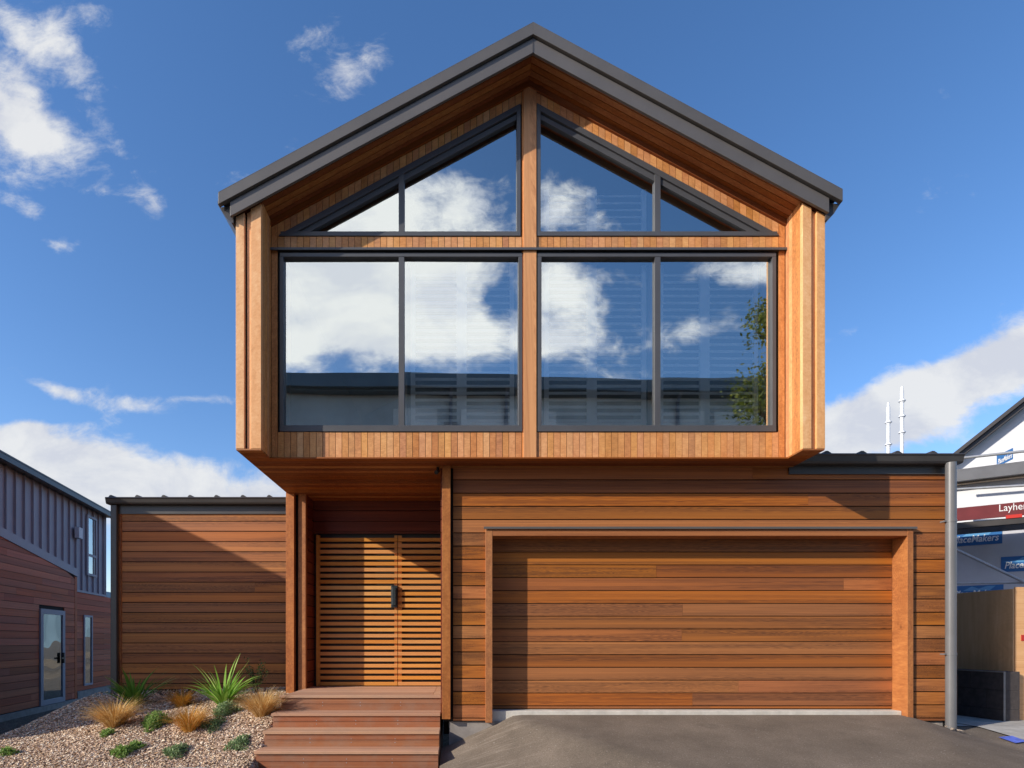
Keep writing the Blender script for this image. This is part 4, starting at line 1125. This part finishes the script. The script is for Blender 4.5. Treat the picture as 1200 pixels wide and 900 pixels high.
BB = [(380,360,105,75,1.35), (500,330,110,90,1.25), (400,250,90,60,1.2), (540,225,75,45,1.05), (545,390,110,35,1.2), (300,300,120,120,1.1), (665,335,56,75,1.0,.1), (660,400,55,16,.7), (655,240,26,28,.7),
      (830,390,75,26,.85,.25), (885,315,50,26,.65), (860,325,70,20,.5), (740,255,60,30,.35), (395,420,30,25,-.7), (345,375,34,14,-.55), (590,365,30,28,-.85), (600,180,50,50,-.5)]
mask = N.m('ADD', N.m('MULTIPLY', total(FB), front), N.m('MULTIPLY', total(BB), back))
cv = N.n('ShaderNodeCombineXYZ', i={0: u, 1: N.m('MULTIPLY', v, 1.5), 2: N.m('MULTIPLY', front, 7.3)}).outputs[0]
n1 = noise(N, cv, 4.6, 10, .62, .25)
n2 = noise(N, cv, 15, 8, .68, .6)
dens = N.m('ADD', N.m('ADD', mask, N.m('MULTIPLY', N.m('SUBTRACT', n1, .5), 3.0)), N.m('MULTIPLY', N.m('SUBTRACT', n2, .5), 1.1))
cl = N.n('ShaderNodeMapRange', interpolation_type='SMOOTHSTEP', i={0: dens, 1: .38, 2: 1.30, 3: 0, 4: .95}).outputs[0]
# cloud body shading: thick parts slightly grey, edges bright
n3 = noise(N, N.n('ShaderNodeVectorMath', operation='ADD', i={0: cv, 1: (.05, .09, 0)}).outputs[0], 4.6, 7, .6, .35)
shade = N.n('ShaderNodeMapRange', i={0: N.m('ADD', N.m('SUBTRACT', n3, n1), N.m('MULTIPLY', n3, .35)), 1: .06, 2: .32, 3: 1.0, 4: .0}).outputs[0]
ccol = N.ramp(shade, [(0, (.74,.77,.85)), (.5, (.84,.86,.90)), (1, (.93,.94,.95))])
bright = N.m('ADD', .90, N.m('MULTIPLY', back, .90))
hs = N.n('ShaderNodeHueSaturation', i={'Hue': .5, 'Saturation': 1.2, 'Value': 1.18, 'Fac': 1.0, 'Color': sky.outputs[0]})
skyc = N.mix(1.0, hs.outputs[0], (1.22,1.12,1.19,1), 'MULTIPLY')
skyb = N.n('ShaderNodeBackground', i={'Color': skyc, 'Strength': .15})
clb = N.n('ShaderNodeBackground', i={'Color': ccol, 'Strength': bright})
cl = N.m('MULTIPLY', cl, N.m('GREATER_THAN', Z, .0))
mx = N.n('ShaderNodeMixShader', i={0: cl, 1: skyb.outputs[0], 2: clb.outputs[0]})
t.links.new(mx.outputs[0], out.inputs[0])

cam = bpy.data.cameras.new('camera'); cam.lens = F/1200*36; cam.sensor_width = 36; cam.sensor_fit = 'HORIZONTAL'
cam.shift_x = .05; cam.shift_y = .25; cam.clip_start = .05; cam.clip_end = 5000
co = bpy.data.objects.new('camera', cam); COL.objects.link(co); co.location = (0, 0, E); co.rotation_euler = (math.radians(90), 0, 0)
sc.camera = co
sc.view_settings.view_transform = 'Standard'; sc.view_settings.look = 'None'; sc.view_settings.exposure = 0
